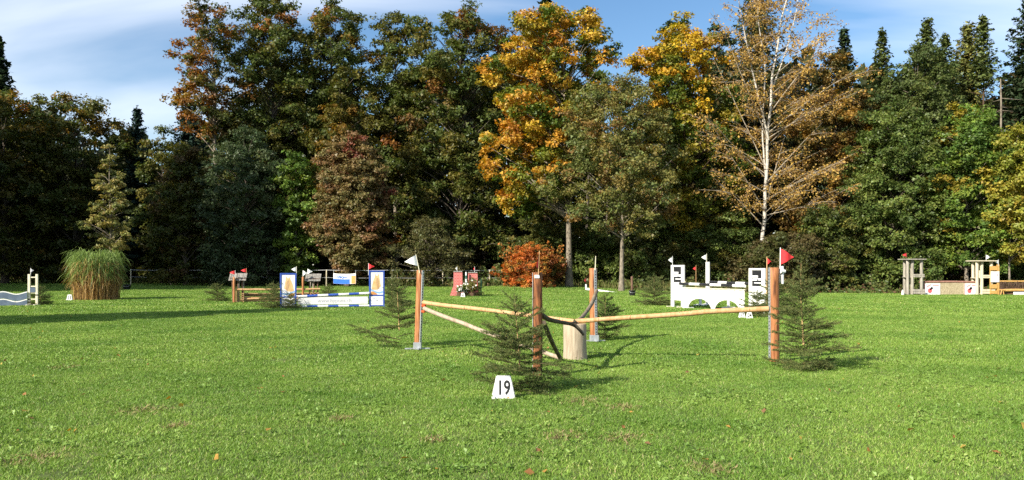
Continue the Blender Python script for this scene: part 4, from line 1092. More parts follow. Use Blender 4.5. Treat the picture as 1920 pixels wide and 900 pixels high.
tD.add('tube', B().tube([PT(1467, 532, gD.y + .02), PT(1467, 499, gD.y + .02)], 0.024, 10), 'white_plastic')
tD.add('strap', B().tube([PT(1463, 509, gD.y - .02), PT(1471, 509, gD.y + .02)], 0.034, 10), 'white_cloth')
tC = Part('flag_stick', 'thin bare white stick on top of the rearmost post', 'stick', PT(1116, 505, gC.y))
tC.add('stick', B().tube([PT(1116, 506, gC.y - .1), PT(1117, 480, gC.y - .1)], [.011, .008], 7), 'cream_paint')
number_block('white marker block with black number 19 in front of the small spruce', G(944, 747), 0.30, 0.285, '19', 0.03)

# ------------------------------------------------------------------ blue and white jump with horse pictures
hypL, hypR = G(541, 577.5), G(706, 575.5)
FH = Frame(hypL, hypR)
HORSE = [(-.08, -.46), (.42, -.46), (.38, -.22), (.30, .02), (.20, .20), (.14, .28), (.16, .47), (.06, .34), (-.06, .33), (-.16, .46), (-.19, .27), (-.22, .12), (-.25, -.04), (-.31, -.20), (-.30, -.29), (-.22, -.32), (-.13, -.25), (-.04, -.18), (-.02, -.30)]
def horse_wing(label, x0, x1, ytop, ybot, mirror):
    s0, s1 = FH.s(x0), FH.s(x1); pxm = (x0 + x1) / 2
    h = FH.zz(pxm, ytop); w = s1 - s0; c = (s0 + s1) / 2
    t = Part('jump_wing', label, 'jump wing', FH.at(c), 'blue framed jump wings')
    fw = 0.06
    for a in (s0 + fw / 2, s1 - fw / 2): t.add('frame_side', FH.bar(B(), a - fw / 2, a + fw / 2, 0.0, h, 0.06), 'blue_paint')
    for za, zb in ((h - 0.07, h - 0.002), (0.30 * h, 0.30 * h + 0.05), (0.03, 0.075)): t.add('frame_bar', FH.bar(B(), s0 + fw, s1 - fw, za, zb, 0.05), 'blue_paint')
    up = t.add('picture_panel', FH.bar(B(), s0 + fw, s1 - fw, 0.30 * h + 0.05, h - 0.07, 0.02, 0.004, 0.002), 'white_plastic')
    lo = t.add('lower_panel', FH.bar(B(), s0 + fw, s1 - fw, 0.075, 0.30 * h, 0.02, 0.004, 0.002), 'white_plastic')
    W = w - 2 * fw; z0 = 0.30 * h + 0.05; Hh = h - 0.07 - z0
    m = -1 if mirror else 1
    o = FH.at(c, z0 + Hh * 0.58, 0.0165)
    t.add('horse_print', B().poly([(p[0] * W * m, p[1] * Hh * 0.78) for p in (HORSE if m > 0 else HORSE[::-1])], o, FH.u, FH.z, 0.0015, FH.n), 'print_tan', up)
    t.add('blaze_print', B().poly([(p[0] * W * m, p[1] * Hh) for p in [(-.2, -.30), (-.05, -.33), (.06, -.05), (.02, .16), (-.08, .15), (-.14, -.05)][::m]], o + FH.n * 0.003, FH.u, FH.z, 0.0015, FH.n), 'wood_peeled', up)
    band = [(-.5, .17), (-.2, .12), (.1, .16), (.5, .27), (.5, .20), (.1, .09), (-.2, .05), (-.5, .10)]
    t.add('ribbon_print', B().poly([(p[0] * W * m, p[1] * Hh) for p in (band[::-1] if m > 0 else band)], FH.at(c, z0, 0.017), FH.u, FH.z, 0.0015, FH.n), 'print_lightblue', up)
    org = [(-.05, 0.0), (.47, 0.0), (.47, .13), (.3, .15), (.05, .07)]
    t.add('orange_print', B().poly([(p[0] * W * m, p[1] * Hh) for p in (org if m > 0 else org[::-1])], FH.at(c, z0 + 0.004, 0.0175), FH.u, FH.z, 0.0015, FH.n), 'print_orange', up)
    rng = R_(int(x0))
    fm = B()
    for i in range(9):
        q = FH.at(s0 + fw + rng.uniform(.04, W - .04), 0.1 + rng.uniform(0, 0.2 * h), 0.017)
        a0 = rng.uniform(0, 3)
        fm.add([q + FH.u * (.022 * math.cos(a0 + k * 1.05)) + FH.z * (.022 * math.sin(a0 + k * 1.05)) for k in range(6)], [(0, 1, 2, 3, 4, 5)])
    stuff(t.add('flower_print', fm, 'print_grey', lo))
    for a in (s0 + 0.03, s1 - 0.03):
        t.add('foot', B().bevel_box(FH.at(a, 0.03), (0.05, 0.55, 0.05), 0.008, FH.rz), 'blue_paint')
    return s0, s1
hl = horse_wing('blue framed wing with horse picture, half hidden by a low dark spruce', 525, 556, 512, 578, False)
hr = horse_wing('blue framed wing with horse picture, right end of the blue and white jump', 692, 721, 507, 573, True)
a_, b_ = hl[1], hr[0]
pole_striped('striped_pole', 'top pole with blue and white bands between the horse wings', FH.at(a_, FH.zz(557, 556), .06), FH.at(b_, FH.zz(691, 549.5), .06), 0.05, 7, ('white_paint', 'blue_paint'))
pole_striped('striped_pole', 'ground pole with blue and white bands below the white plank', FH.at(a_, 0.06, .06), FH.at(b_, 0.06, .06), 0.045, 7, ('white_paint', 'blue_paint'))
tp = Part('jump_plank', 'white plank with a web address between the horse wings', 'plank', FH.at((a_ + b_) / 2))
zb, zt = FH.zz(625, 573.0), FH.zz(625, 562.5)
zb = max(zb, 0.13); zt = zb + 0.30
pl = tp.add('board', FH.bar(B(), a_ + 0.05, b_ - 0.05, zb, zt, 0.03, 0.06, 0.008), 'white_paint')
tp.add('end_hook', FH.bar(B(), a_ - .0, a_ + 0.06, zb + .17, zb + .22, 0.02, 0.06), 'steel'); tp.add('end_hook', FH.bar(B(), b_ - .06, b_, zb + .17, zb + .22, 0.02, 0.06), 'steel')
tx_ = text_mesh('lettering', 'www.hypona.ch', 0.21, 'print_grey', pl, FH.at((a_ + b_) / 2 + 0.05, (zb + zt) / 2, .078) - FH.at((a_ + b_) / 2), (math.pi / 2, 0, FH.rz), 0.001, 1.0)
flag('white pennant on the left horse wing', 556, 546, 500, 510, 521, FH.d(556), 'white_cloth', 'cream_paint', r=0.01)
flag('red pennant on the right horse wing', 691, 702, 494, 505, 516, FH.d(691), 'red_cloth', 'white_paint', r=0.01)

# ------------------------------------------------------------------ rustic jump with shingled roofs behind it
FR = Frame(G(440, 567), G(592, 565.5))
def roof_stand(label, x0, x1, yt, yb, posts, ybase, seed):
    rng = R_(seed)
    s0, s1 = FR.s(x0), FR.s(x1); pxm = (x0 + x1) / 2
    zt, ze = FR.zz(pxm, yt), FR.zz(pxm, yb)
    t = Part('roofed_jump_wing', label, 'jump wing', FR.at((s0 + s1) / 2), 'rustic wings with shingled roofs')
    n = 9; w = (s1 - s0) / n
    rp = t.add('roof', B().bevel_box(FR.at((s0 + s1) / 2, (zt + ze) / 2 - 0.05, 0.0), (s1 - s0 - .04, 0.5, 0.03), .004, FR.rz), 'wood_dark')
    for side in (1, -1):
        for i in range(n):
            a = s0 + (i + .5) * w + rng.normal(0, .006)
            p0 = FR.at(a + 0.02, zt + rng.normal(0, .006), 0.02 * side); p1 = FR.at(a - 0.04, ze + rng.normal(0, .012), 0.30 * side)
            dv = (p1 - p0); hu = FR.u * (w * 0.47)
            up = Vector((0, 0, 0.02))
            t.add('shingle', B().add([p0 - hu, p0 + hu, p1 + hu, p1 - hu, p0 - hu + up, p0 + hu + up, p1 + hu + up, p1 - hu + up], [(0, 3, 2, 1), (4, 5, 6, 7), (0, 1, 5, 4), (1, 2, 6, 5), (2, 3, 7, 6), (3, 0, 4, 7)]), 'shingle', rp)
    for px_, y0 in posts:
        s = FR.s(px_); z0 = 0.0
        for o in (0.16, -0.16):
            b = FR.at(s + rng.normal(0, .02), 0, o); 
            t.add('post', round_post(B(), b, FR.at(s + rng.normal(0, .03), ze + 0.04, o), 0.032, 8, R_(seed + int(px_))), 'wood_dark' if o > 0 else 'wood_grey')
    return t
roof_stand('left rustic wing with grey shingled roof and red pennants', 431, 463, 513, 526, ((438, 0), (447, 0), (455, 0)), 566, 41)
roof_stand('right rustic wing with grey shingled roof behind the horse picture', 573, 602, 514, 527, ((581, 0), (588, 0), (595, 0)), 556, 42)
def plain_post(label, px, yt, r, mat, fr, out=0.35, name='jump_post'):
    t = Part(name, label, 'post', fr.at(fr.s(px), 0, out)); f = fr.at(fr.s(px), 0, out); h = fr.zz(px, yt)
    t.add('pole', round_post(B(), f, f + Vector((0, 0, h)), r, 12, R_(int(px))), mat)
    t.add('foot', B().bevel_box(f + Vector((0, 0, .02)), (.4, .06, .04), .006, fr.rz), 'wood_dark')
    return t
plain_post('reddish brown round post in front of the left rustic roof', 440, 519, .06, 'wood_orange', FR)
plain_post('reddish brown round post beside the right rustic roof', 568, 519, .055, 'wood_orange', FR)
def gate(label, x0, x1, y0, y1):
    s0, s1 = FR.s(x0), FR.s(x1); zt, zb = FR.zz(x0, y0), 0.1
    t = Part('slat_gate', label, 'gate', FR.at((s0 + s1) / 2, 0, .22))
    for a in (s0, s1): t.add('stile', FR.bar(B(), a - .025, a + .025, 0, zt, .03, .22), 'wood_peeled')
    for i in range(5):
        f = i / 5.0
        p = FR.at(s0 + .03, zb + (zt - zb) * (f + .2), .25); q = FR.at(s1 - .03, zb + (zt - zb) * (f - .12 if f > .15 else f * .3), .25)
        t.add('slat', B().tube([p, q], .018, 6), 'wood_peeled')
    t.add('rail', FR.bar(B(), s0 - .03, s1 + .03, zb - .05, zb, .03, .20), 'wood_peeled')
gate('small gate of diagonal peeled slats under the left rustic roof', 444, 457, 545, 565)
gate('small gate of diagonal peeled slats under the right rustic roof', 581, 596, 545, 563)
for yy_, x0_, x1_, out_, lab_, mt_, r_ in ((542.5, 443, 600, .30, 'upper peeled rail of the rustic jump', 'wood_peeled', .05), (550.5, 455, 598, .05, 'second thinner peeled rail of the rustic jump behind the spruce', 'wood_peeled', .035), (560.5, 456, 596, .12, 'low peeled rail of the rustic jump behind the spruce', 'wood_peeled', .045)):
    rail('wooden_rail', lab_, FR.P(x0_, yy_, out_), FR.P(x1_, yy_ - 1, out_), r_, r_ * .95, mt_, 0, .006, int(yy_))
tb = Part('brush_bar', 'dark brush filled bar low in the rustic jump', 'brush', FR.at(1.5, 0, .05))
tb.add('brush', FR.bar(B(), FR.s(457), FR.s(595), .28, .42, .16, .0, .05), 'wood_dark')
tb.add('box', FR.bar(B(), FR.s(457), FR.s(595), .04, .26, .14, .0, .01), 'wood_peeled')
flag('red pennant leftmost on the left rustic roof', 441, 430, 507, 515, 522, FR.d(441) - .4, 'red_cloth', 'white_paint', r=.01)
flag('red pennant on the right end of the left rustic roof', 462, 451, 503, 511, 517, FR.d(462), 'red_cloth', 'wood_peeled', r=.01)
flag('white pennant on the reddish post right of the horse picture', 568, 577, 507, 517, 521, FR.d(568) - .35, 'white_cloth', 'white_paint', r=.01)
flag('white pennant on the right rustic roof', 577, 586, 504, 514, 519, FR.d(577), 'white_cloth', 'white_paint', r=.01)

# ------------------------------------------------------------------ white arch jump
FW = Frame(G(1259, 575.8), G(1440, 588.5))
def white_wing(label, x0, x1, yt, seed):
    s0, s1 = FW.s(x0), FW.s(x1); pxm = (x0 + x1) / 2; h = FW.zz(pxm, yt); c = (s0 + s1) / 2
    t = Part('jump_wing', label, 'jump wing', FW.at(c), 'white framed jump wings')
    fw = (s1 - s0) * 0.20
    for a in (s0, s1 - fw): t.add('frame_side', FW.bar(B(), a, a + fw, 0, h, .07), 'white_paint')
    t.add('frame_top', FW.bar(B(), s0 + fw, s1 - fw, h - .07, h - .003, .06), 'white_paint')
    zm = h * 0.56
    t.add('frame_middle', FW.bar(B(), s0 + fw, s1 - fw, zm, zm + .06, .06), 'white_paint')
    t.add('lower_panel', FW.bar(B(), s0 + fw, s1 - fw, .17 * h, zm, .025, .0, .003), 'white_paint')
    bp = t.add('sponsor_panel', FW.bar(B(), s0 + fw, s1 - fw, zm + .06, h - .07, .02, .0, .002), 'black_print')
    rng = R_(seed); W = s1 - s0 - 2 * fw; zt = h - .07; Hh = zt - zm - .06
    for f0, f1, a0, a1 in ((.33, .45, .0, .6), (.50, .55, .05, .95), (.57, .64, .0, .5), (.57, .63, .6, .95), (.76, .82, .2, .95)):
        t.add('print_line', FW.bar(B(), s0 + fw + a0 * W, s0 + fw + a1 * W, zt - f1 * Hh, zt - f0 * Hh, .002, .012, .0005), 'white_plastic', bp)
    for a in (s0 + fw / 2, s1 - fw / 2): t.add('foot', B().bevel_box(FW.at(a, .03), (.06, .6, .05), .008, FW.rz), 'cream_paint')
    t.add('side_post', FW.bar(B(), s1, s1 + .07, 0, h * .62, .06, 0), 'cream_paint')
    return s0, s1
wl = white_wing('white wing with black sponsor panel, left end of the arch jump', 1259, 1283, 497, 51)
wr = white_wing('white wing with sponsor panel partly behind the orange post, right end of the arch jump', 1405, 1435, 503, 52)
# arch wall: boards shaped by two arches
def arch_wall():
    a, b = wl[1] + .16, wr[0] - .12
    L = b - a; h = 0.80; base = FW.at((a + b) / 2)
    t = Part('arch_jump', 'white boarded bridge wall with two round arches', 'jump', FW.at((a + b) / 2, 0, .1), None)
    n = 26; w = L / n
    c1, c2, R = L * 0.27, L * 0.73, L * 0.20
    def under(x):
        z = 0.0
        for c in (c1, c2):
            if abs(x - c) < R: z = max(z, 0.41 * math.sqrt(max(0, 1 - ((x - c) / R) ** 2)))
        return z
    for i in range(n):
        x0, x1 = i * w + .004, (i + 1) * w - .005
        m = B(); k = 4; fr = []
        pts = [(x0 + (x1 - x0) * j / k, under(x0 + (x1 - x0) * j / k)) for j in range(k + 1)] + [(x1, h), (x0, h)]
        m.poly(pts, FW.at(a, 0, .12 + (.012 if i % 2 else 0)), FW.u, FW.z, .03, FW.n)
        t.add('board', m, 'white_paint')
    t.add('cap', FW.bar(B(), a - .02, b + .02, h, h + .035, .12, .10, .008), 'cream_paint')
    for c in (c1 - R - .03, (c1 + c2) / 2, c2 + R + .03):
        t.add('foot', B().bevel_box(FW.at(a + c, .025, .1), (.10, .5, .05), .008, FW.rz), 'white_paint')
    return a, b
aw = arch_wall()
z1 = FW.zz(1290, 532); z2 = FW.zz(1400, 541)
pole_striped('striped_pole', 'front black and white pole above the arch wall', FW.at(wl[1] - .02, z1, .2), FW.at(wr[0], z1 - .02, .2), .055, 6, ('black_plastic', 'white_paint'))
pole_striped('striped_pole', 'rear black and white pole above the arch wall', FW.at(wl[1] + .5, z1 + .06, -.9), FW.at(wr[0] + .3, z1 + .03, -.9), .055, 7, ('black_plastic', 'white_paint'))
def stand(label, px, d, yt, r=.07, arms=True):
    f = Vector((PX(px, d), d, 0)); h = PZ(yt, d)
    t = Part('pole_stand', label, 'stand', f)
    t.add('post', B().bevel_box(f + Vector((0, 0, h / 2)), (r * 1.8, r * 1.8, h), .01, .3), 'white_paint')
    if arms:
        t.add('foot', B().bevel_box(f + Vector((0, 0, .03)), (.6, .07, .06), .01, .3), 'white_paint')
        t.add('foot', B().bevel_box(f + Vector((0, 0, .033)), (.07, .6, .06), .01, .3), 'white_paint')
    return t
stand('slim white stand with white pennant behind the arch wall', 1327, 36.5, 491, .075)
stand('short white stand with pole cup visible through the left arch', 1313, 36.0, 541, .05)
stand('short white stand with pole cup visible through the right arch', 1366, 33.6, 541, .05)
flag('white pennant on the left wing of the arch jump', 1261, 1253, 481, 494, 500, FW.d(1261), 'white_cloth', 'white_paint', r=.01)
flag('white pennant on the slim stand behind the arch wall', 1325, 1315, 476, 489, 493, 36.45, 'white_cloth', 'cream_paint', r=.012)
flag('red pennant on a far thin stick behind the arch wall', 1305, 1299, 499, 508, 542, 39.5, 'red_cloth', 'wood_peeled', r=.012)
flag('red pennant just left of the orange right post', 1438, 1446, 484, 496, 580, FW.d(1438), 'red_cloth', 'wood_peeled', r=.02)
number_block('left one of two white number blocks under the long pole', G(1391, 596), .22, .20, '17', 0, .55)
number_block('right one of two white number blocks under the long pole, reading 24', G(1405, 597), .22, .20, '24', 0, .6)

# ------------------------------------------------------------------ log towers, panelled wall and brush jump on the right
d0 = 50.2
def tower(label, x0, x1, yt, mat, first=None):
    h = PZ(yt, d0); xa, xb = PX(x0, d0), PX(x1, d0); w = xb - xa; c = Vector(((xa + xb) / 2, d0, 0))
    t = Part('log_tower', label, 'jump wing', c, 'log towers at the wall jump')
    q = w * .36; hy = w * .30
    k = 0
    for ox, oy in ((-q * 1.05, -hy), (-q * .30, -hy * .9), (q * .30, hy), (q * 1.05, -hy), (-q * .75, hy)):
        p = c + Vector((ox, oy, 0)); t.add('log', round_post(B(), p, p + Vector((0, 0, h - .08)), .088 if k != 2 else .07, 10, R_(60 + k)), mat); k += 1
    for i in range(5): t.add('top_board', B().bevel_box(c + Vector((0, -hy * 1.5 + i * hy * .75, h - .04)), (w * 1.08, hy * .70, .06), .01), mat)
    for zc, hh, sx_ in ((h * .53, .20, .62), (.20, .28, .70)):
        for i in range(2): t.add('shelf_board', B().bevel_box(c + Vector((w * .20, -hy - .075, zc - hh / 4 + i * hh / 2)), (w * sx_, .03, hh * .46), .006), mat)
        t.add('shelf', B().bevel_box(c + Vector((w * .02, 0, zc - hh * .45)), (w * .9, hy * 1.8, .04), .006), mat)
    return t
tower('grey weathered log tower with red pennant, left of the panelled wall', 1693, 1727, 485, 'wood_grey')
tower('pale sunlit log tower with white pennant, right of the panelled wall', 1822, 1857, 488, 'wood_grey_warm_lit')  # same grey logs as the left one, sunlight painted into the wood
FP = Frame((PX(1725, d0 - .1), d0 - .1), (PX(1836, d0 - .1), d0 - .1))
tw = Part('panel_jump', 'low wall of straw coloured panels with brown top rail and two logo boards', 'jump', FP.at(FP.L / 2))
for i in range(4):
    tw.add('panel', FP.bar(B(), FP.L * i / 4 + .005, FP.L * (i + 1) / 4 - .005, .02, .70, .05), 'straw_panel')
tw.add('top_rail', B().tube([FP.at(-.05, .755, .0), FP.at(FP.L / 2, .77, .0), FP.at(FP.L + .05, .74, .0)], .062, 10), 'brown_rail')
def logo_board(x0, x1):
    s0, s1 = FP.s(x0), FP.s(x1); W = s1 - s0
    b = tw.add('logo_board', FP.bar(B(), s0, s1, .0, .66, .02, .045, .003), 'white_plastic')
    o = lambda u, v: FP.at(s0 + u * W, v * .66, .058)
    def disc(u, v, r, mat, nm, n=12, sq=1.0):
        tw.add(nm, B().poly([(r * math.cos(k * 2 * math.pi / n), r * sq * math.sin(k * 2 * math.pi / n)) for k in range(n)], o(u, v), FP.u, FP.z, .001, FP.n), mat, b)
    tw.add('print_strip', B().poly([(0, -.035), (W * .40, -.035), (W * .40, .04), (0, .04)], o(.52, .84), FP.u, FP.z, .001, FP.n), 'print_pink', b)
    tw.add('print_strip', B().poly([(0, -.05), (.26, .08), (.26, .17), (0, .04)], o(.16, .72), FP.u, FP.z, .001, FP.n), 'print_pink', b)
    tw.add('print_edge', B().poly([(0, 0), (.06, 0), (.06, .655), (0, .655)], o(.0, .004), FP.u, FP.z, .001, FP.n), 'print_pink', b)
    disc(.36, .36, .13, 'print_red', 'print_spot', 12, 1.15); disc(.47, .58, .08, 'black_print', 'print_spot'); disc(.39, .50, .05, 'print_red', 'print_spot')
    disc(.80, .45, .035, 'print_grey', 'print_spot'); disc(.68, .42, .05, 'print_lightblue', 'print_spot', 10, .35)
logo_board(1732, 1762); logo_board(1807, 1834)
d1 = 49.8
FG = Frame((PX(1856, d1), d1), (PX(1935, d1), d1))
tg = Part('jump_wing', 'golden plank wing with white board right of the pale log tower', 'jump wing', FG.at(FG.s(1864)))
tg.add('post', FG.bar(B(), FG.s(1869), FG.s(1873), 0, FG.zz(1871, 496), .12), 'wood_gold')
tg.add('post', FG.bar(B(), FG.s(1856), FG.s(1858), 0, FG.zz(1857, 500), .08), 'wood_gold')
for y0, y1 in ((499, 507), (533, 541), (545, 551)): tg.add('plank', FG.bar(B(), FG.s(1855.5), FG.s(1869), FG.zz(1860, y1), FG.zz(1860, y0), .06, .05), 'wood_gold')
tg.add('white_board', FG.bar(B(), FG.s(1856), FG.s(1872), FG.zz(1860, 529), FG.zz(1860, 509), .02, .09), 'white_paint')
tg.add('red_mark', FG.bar(B(), FG.s(1868), FG.s(1869.2), FG.zz(1860, 517), FG.zz(1860, 514), .004, .103), 'print_red')
tbx = Part('brush_jump', 'brown brush roll jump under a golden rail at the right edge', 'jump', FG.at(FG.s(1900)))
tbx.add('top_rail', B().tube([FG.at(FG.s(1873), FG.zz(1880, 527.5), 0), FG.at(FG.s(1935), FG.zz(1880, 527.5), 0)], .05, 10), 'wood_gold')
rngb = R_(71); mbr = B()
nb_ = 900
sb = rngb.uniform(FG.s(1874), FG.s(1935), nb_)
P0 = np.stack([np.array(FG.at(s_, 0, 0)) for s_ in sb]); P0[:, 2] = rngb.uniform(FG.zz(1880, 544), FG.zz(1880, 538), nb_); P0[:, 1] += rngb.uniform(-.14, .12, nb_)
up_ = np.stack([rngb.normal(0, .05, nb_), rngb.normal(0, .05, nb_), rngb.uniform(.18, .36, nb_)], -1)
PP = np.stack([P0, P0 + up_ * .5, P0 + up_], 1); WW = np.stack([np.stack([np.full(nb_, .012), np.zeros(nb_), np.zeros(nb_)], -1)] * 3, 1)
mbr.strips(PP, WW, pick_colors(rngb, nb_, [((.16, .10, .07), 3), ((.10, .065, .045), 3), ((.22, .15, .10), 1)]))
stuff(tbx.add('brush', mbr, 'dry_leaf'))
tbx.add('brush_box', FG.bar(B(), FG.s(1874), FG.s(1935), .02, FG.zz(1880, 541), .3, 0, .02), 'wood_dark')
tbx.add('log', B().tube([FG.at(FG.s(1878), .27, .22), FG.at(FG.s(1900), .29, .22), FG.at(FG.s(1935), .27, .22)], .085, 10, jitter=.06, rng=rngb), 'wood_gold')
tpl = Part('jump_plank', 'white plank leaning below the brush roll at the right edge', 'plank', FG.at(FG.s(1910), 0, .35))
tpl.add('board', FG.bar(B(), FG.s(1893), FG.s(1935), .02, FG.zz(1900, 547), .03, .38, .006), 'white_paint')
ttr = Part('trestle', 'small golden trestle in front of the brush roll', 'trestle', FG.at(FG.s(1874), 0, .3))
for a, b in ((1870.5, 1873), (1877, 1875)):
    ttr.add('leg', B().tube([FG.at(FG.s(a), 0, .3), FG.at(FG.s(b), FG.zz(1874, 543), .3)], .03, 6), 'wood_gold')
ttr.add('beam', B().tube([FG.at(FG.s(1872), FG.zz(1874, 543.5), .15), FG.at(FG.s(1876), FG.zz(1874, 543.5), .5)], .035, 6), 'wood_gold')
flag('red pennant on the grey log tower', 1700, 1692, 474, 482, 486, d0 - .1, 'red_cloth', 'wood_dark', r=.012)
flag('white pennant on the pale log tower', 1849, 1857, 478, 486, 489, d0 - .1, 'white_cloth', 'white_paint', r=.012)
flag('white pennant on the golden plank wing', 1872, 1865, 487, 495, 498, d1 - .08, 'white_cloth', 'white_paint', r=.012)
number_block('white number block turned sideways at the foot of the grey log tower', (PX(1693, 49.6), 49.6, 0), .28, .30, '', 0.9)

# ------------------------------------------------------------------ left: white wing with wavy planks
FL = Frame(G(-60, 574), G(72, 573))
tl = Part('jump_wing', 'white ladder wing with grey pennant at the left edge', 'jump wing', FL.at(FL.s(62)))
zt = FL.zz(60, 514)
for x0, x1 in ((52.5, 57), (67, 71.5)):
    p = tl.add('post', FL.bar(B(), FL.s(x0), FL.s(x1), 0, zt, .09), 'cream_paint')
    for zc in ((.12, .24) if x0 < 60 else (.42,)):
        tl.add('dark_band', FL.bar(B(), FL.s(x0) - .004, FL.s(x1) + .004, zc, zc + .06, .10), 'black_plastic', p)
for yy_ in (520, 537, 549, 561): tl.add('rung', FL.bar(B(), FL.s(57), FL.s(67), FL.zz(60, yy_) - .025, FL.zz(60, yy_) + .025, .05), 'cream_paint')
tl.add('slate_panel', FL.bar(B(), FL.s(57), FL.s(67.5), FL.zz(60, 548), FL.zz(60, 539), .02, .04), 'slate_blue')
for x0 in (55, 69): tl.add('foot', B().bevel_box(FL.at(FL.s(x0), .03), (.06, .7, .06), .01, FL.rz), 'cream_paint')
def wave_plank(label, yc):
    s0, s1 = FL.s(-60), FL.s(52.5); n = 40
    zc = FL.zz(20, yc); hh = .155
    xs_ = np.linspace(s0, s1, n)
    wv = lambda x: .055 * math.sin((x - s1) * 2 * math.pi / 1.05 + .9)
    t = Part('wave_plank', label, 'plank', FL.at((s0 + s1) / 2, 0, .1))
    top = [(x, zc + hh + wv(x)) for x in xs_]; bot = [(x, zc - hh * .9 + wv(x)) for x in xs_]
    t.add('board', B().poly(bot + top[::-1], FL.at(0, 0, .1), FL.u, FL.z, .03, FL.n), 'slate_blue')
    t.add('crest_line', B().poly([(x, z - .035) for x, z in top] + [(x, z + .006) for x, z in top[::-1]], FL.at(0, 0, .104), FL.u, FL.z, .003, FL.n), 'white_paint')
wave_plank('upper wavy slate blue plank at the left edge', 555.5)
wave_plank('lower wavy slate blue plank near the grass at the left edge', 569.5)
flag('grey pennant on the white ladder wing at the left edge', 57.5, 63.5, 503, 511, 517, 36.1, 'print_grey', 'white_paint', r=.01)
number_block('white number block left of the ornamental grass clump', G(131, 563.5), .30, .29, '13', .1)

# ------------------------------------------------------------------ red brick pillars with flowers
def brick_mat():
    m, t, o = _nodes('brick_pattern')
    b = t.nodes.new('ShaderNodeBsdfPrincipled'); b.inputs['Roughness'].default_value = .75
    tc = t.nodes.new('ShaderNodeTexCoord'); mp = t.nodes.new('ShaderNodeMapping'); mp.inputs['Rotation'].default_value = (math.radians(90), 0, 0)
    t.links.new(tc.outputs['Object'], mp.inputs[0])
    br = t.nodes.new('ShaderNodeTexBrick'); br.inputs['Color1'].default_value = (.50, .10, .085, 1); br.inputs['Color2'].default_value = (.42, .075, .07, 1); br.inputs['Mortar'].default_value = (.56, .30, .26, 1)
    br.inputs['Scale'].default_value = 4.2; br.inputs['Mortar Size'].default_value = .035; br.inputs['Brick Width'].default_value = .62; br.inputs['Row Height'].default_value = .36
    t.links.new(mp.outputs[0], br.inputs['Vector']); t.links.new(br.outputs['Color'], b.inputs['Base Color']); t.links.new(b.outputs[0], o.inputs[0])
brick_mat()
db = 48.0
def pillar(label, xl, xr, xb0, xb1, yt):
    c = Vector((PX((xl + xr) / 2, db), db, 0)); h = PZ(yt, db)
    t = Part('brick_pillar', label, 'pillar', c, 'red brick pattern pillars')
    L = [(PX(xb0, db) - c.x, 0), (PX(xb1, db) - c.x, 0), (PX(xr + .5, db) - c.x, h * .42), (PX(xr, db) - c.x, h - .06), (PX(xl, db) - c.x, h - .06), (PX(xl - .5, db) - c.x, h * .42)]
    t.add('body', B().poly(L, c + Vector((0, -.2, 0)), (1, 0, 0), (0, 0, 1), .4, (0, -1, 0)), 'brick_pattern')
    w = PX(xr, db) - PX(xl, db)
    for i in range(5): t.add('coping', B().bevel_box(c + Vector((-w * .4 + i * w * .2, 0, h - .03)), (w * .19, .48, .06), .008), 'shingle')
    return t
pillar('left red brick pattern pillar with flared foot', 851, 867, 843.5, 873, 508)
pillar('right red brick pattern pillar half hidden by greenery', 878, 895.5, 876, 899, 510)
pole_striped('striped_pole', 'upright green and white pole between the brick pillars', (PX(874, 47.6), 47.6, 0.0), (PX(874, 47.6), 47.6, PZ(510, 47.6)), .045, 7, ('white_paint', 'green_paint'))
tgp = Part('green_stake', 'thin dark green stake right of the brick pillars', 'stake', (PX(902, db), db, 0))
tgp.add('stake', B().tube([(PX(902, db), db, 0), (PX(902, db), db, PZ(522, db))], .03, 7), 'green_paint')
tgp.add('net_tie', B().tube([(PX(902, db), db, .5), (PX(902, db), db, .56)], .036, 7), 'green_paint')
flag('white pennant on the left brick pillar', 857, 854, 500, 507, 509, db, 'white_cloth', 'white_paint', r=.014)
flag('narrow red pennant on the right brick pillar', 890, 887.5, 500, 508, 511, db, 'red_cloth', 'white_paint', r=.014)
number_block('white number block in front of the red brick pillars', G(868, 557.5), .26, .24, '4', 0, .7)
def flower_pot(label, px, py, r, h, seed, pal, petals):
    g = G(px, py); rng = R_(seed)
    t = Part('flower_tub', label, 'flowers', g)
    z = np.array([0, .02, .18, .2]); t.add('tub', B().tube(np.stack([g.x + 0 * z, g.y + 0 * z, z], -1), [.12, .13, .17, .175], 14), 'wood_dark')
    f = B(); n = 420
    P = np.array([g.x, g.y, .2]) + unit(rng.normal(size=(n, 3))) * rng.uniform(.2, 1, (n, 1)) * np.array([r, r, h * .5]) + np.array([0, 0, h * .5])
    leaf_quads(f, P, unit(rng.normal(size=(n, 3)) + [0, -.3, .5]), .07, pick_colors(rng, n, pal), rng)
    t.add('leaves', f, 'leaf')
    q = B(); m = petals
    P = np.array([g.x, g.y - .05, .22]) + unit(rng.normal(size=(m, 3)) + [0, -.5, .3]) * np.array([r, r, h * .55]) + np.array([0, 0, h * .5])
    leaf_quads(q, P, unit(rng.normal(0, .4, (m, 3)) + [0, -1, .6]), .085, np.tile([.8, .79, .72], (m, 1)), rng)
    stuff(t.add('petals', q, 'leaf_matt'))
flower_pot('tub of white flowers at the foot of the left brick pillar', 862, 556, .2, .4, 81, GREEN, 18)
flower_pot('tub of white flowers between the brick pillars', 873, 555.5, .24, .5, 82, FRESH, 34)
flower_pot('tub of brownish greenery with a few white flowers before the right brick pillar', 886, 556, .38, .85, 83, TAWNY, 10)

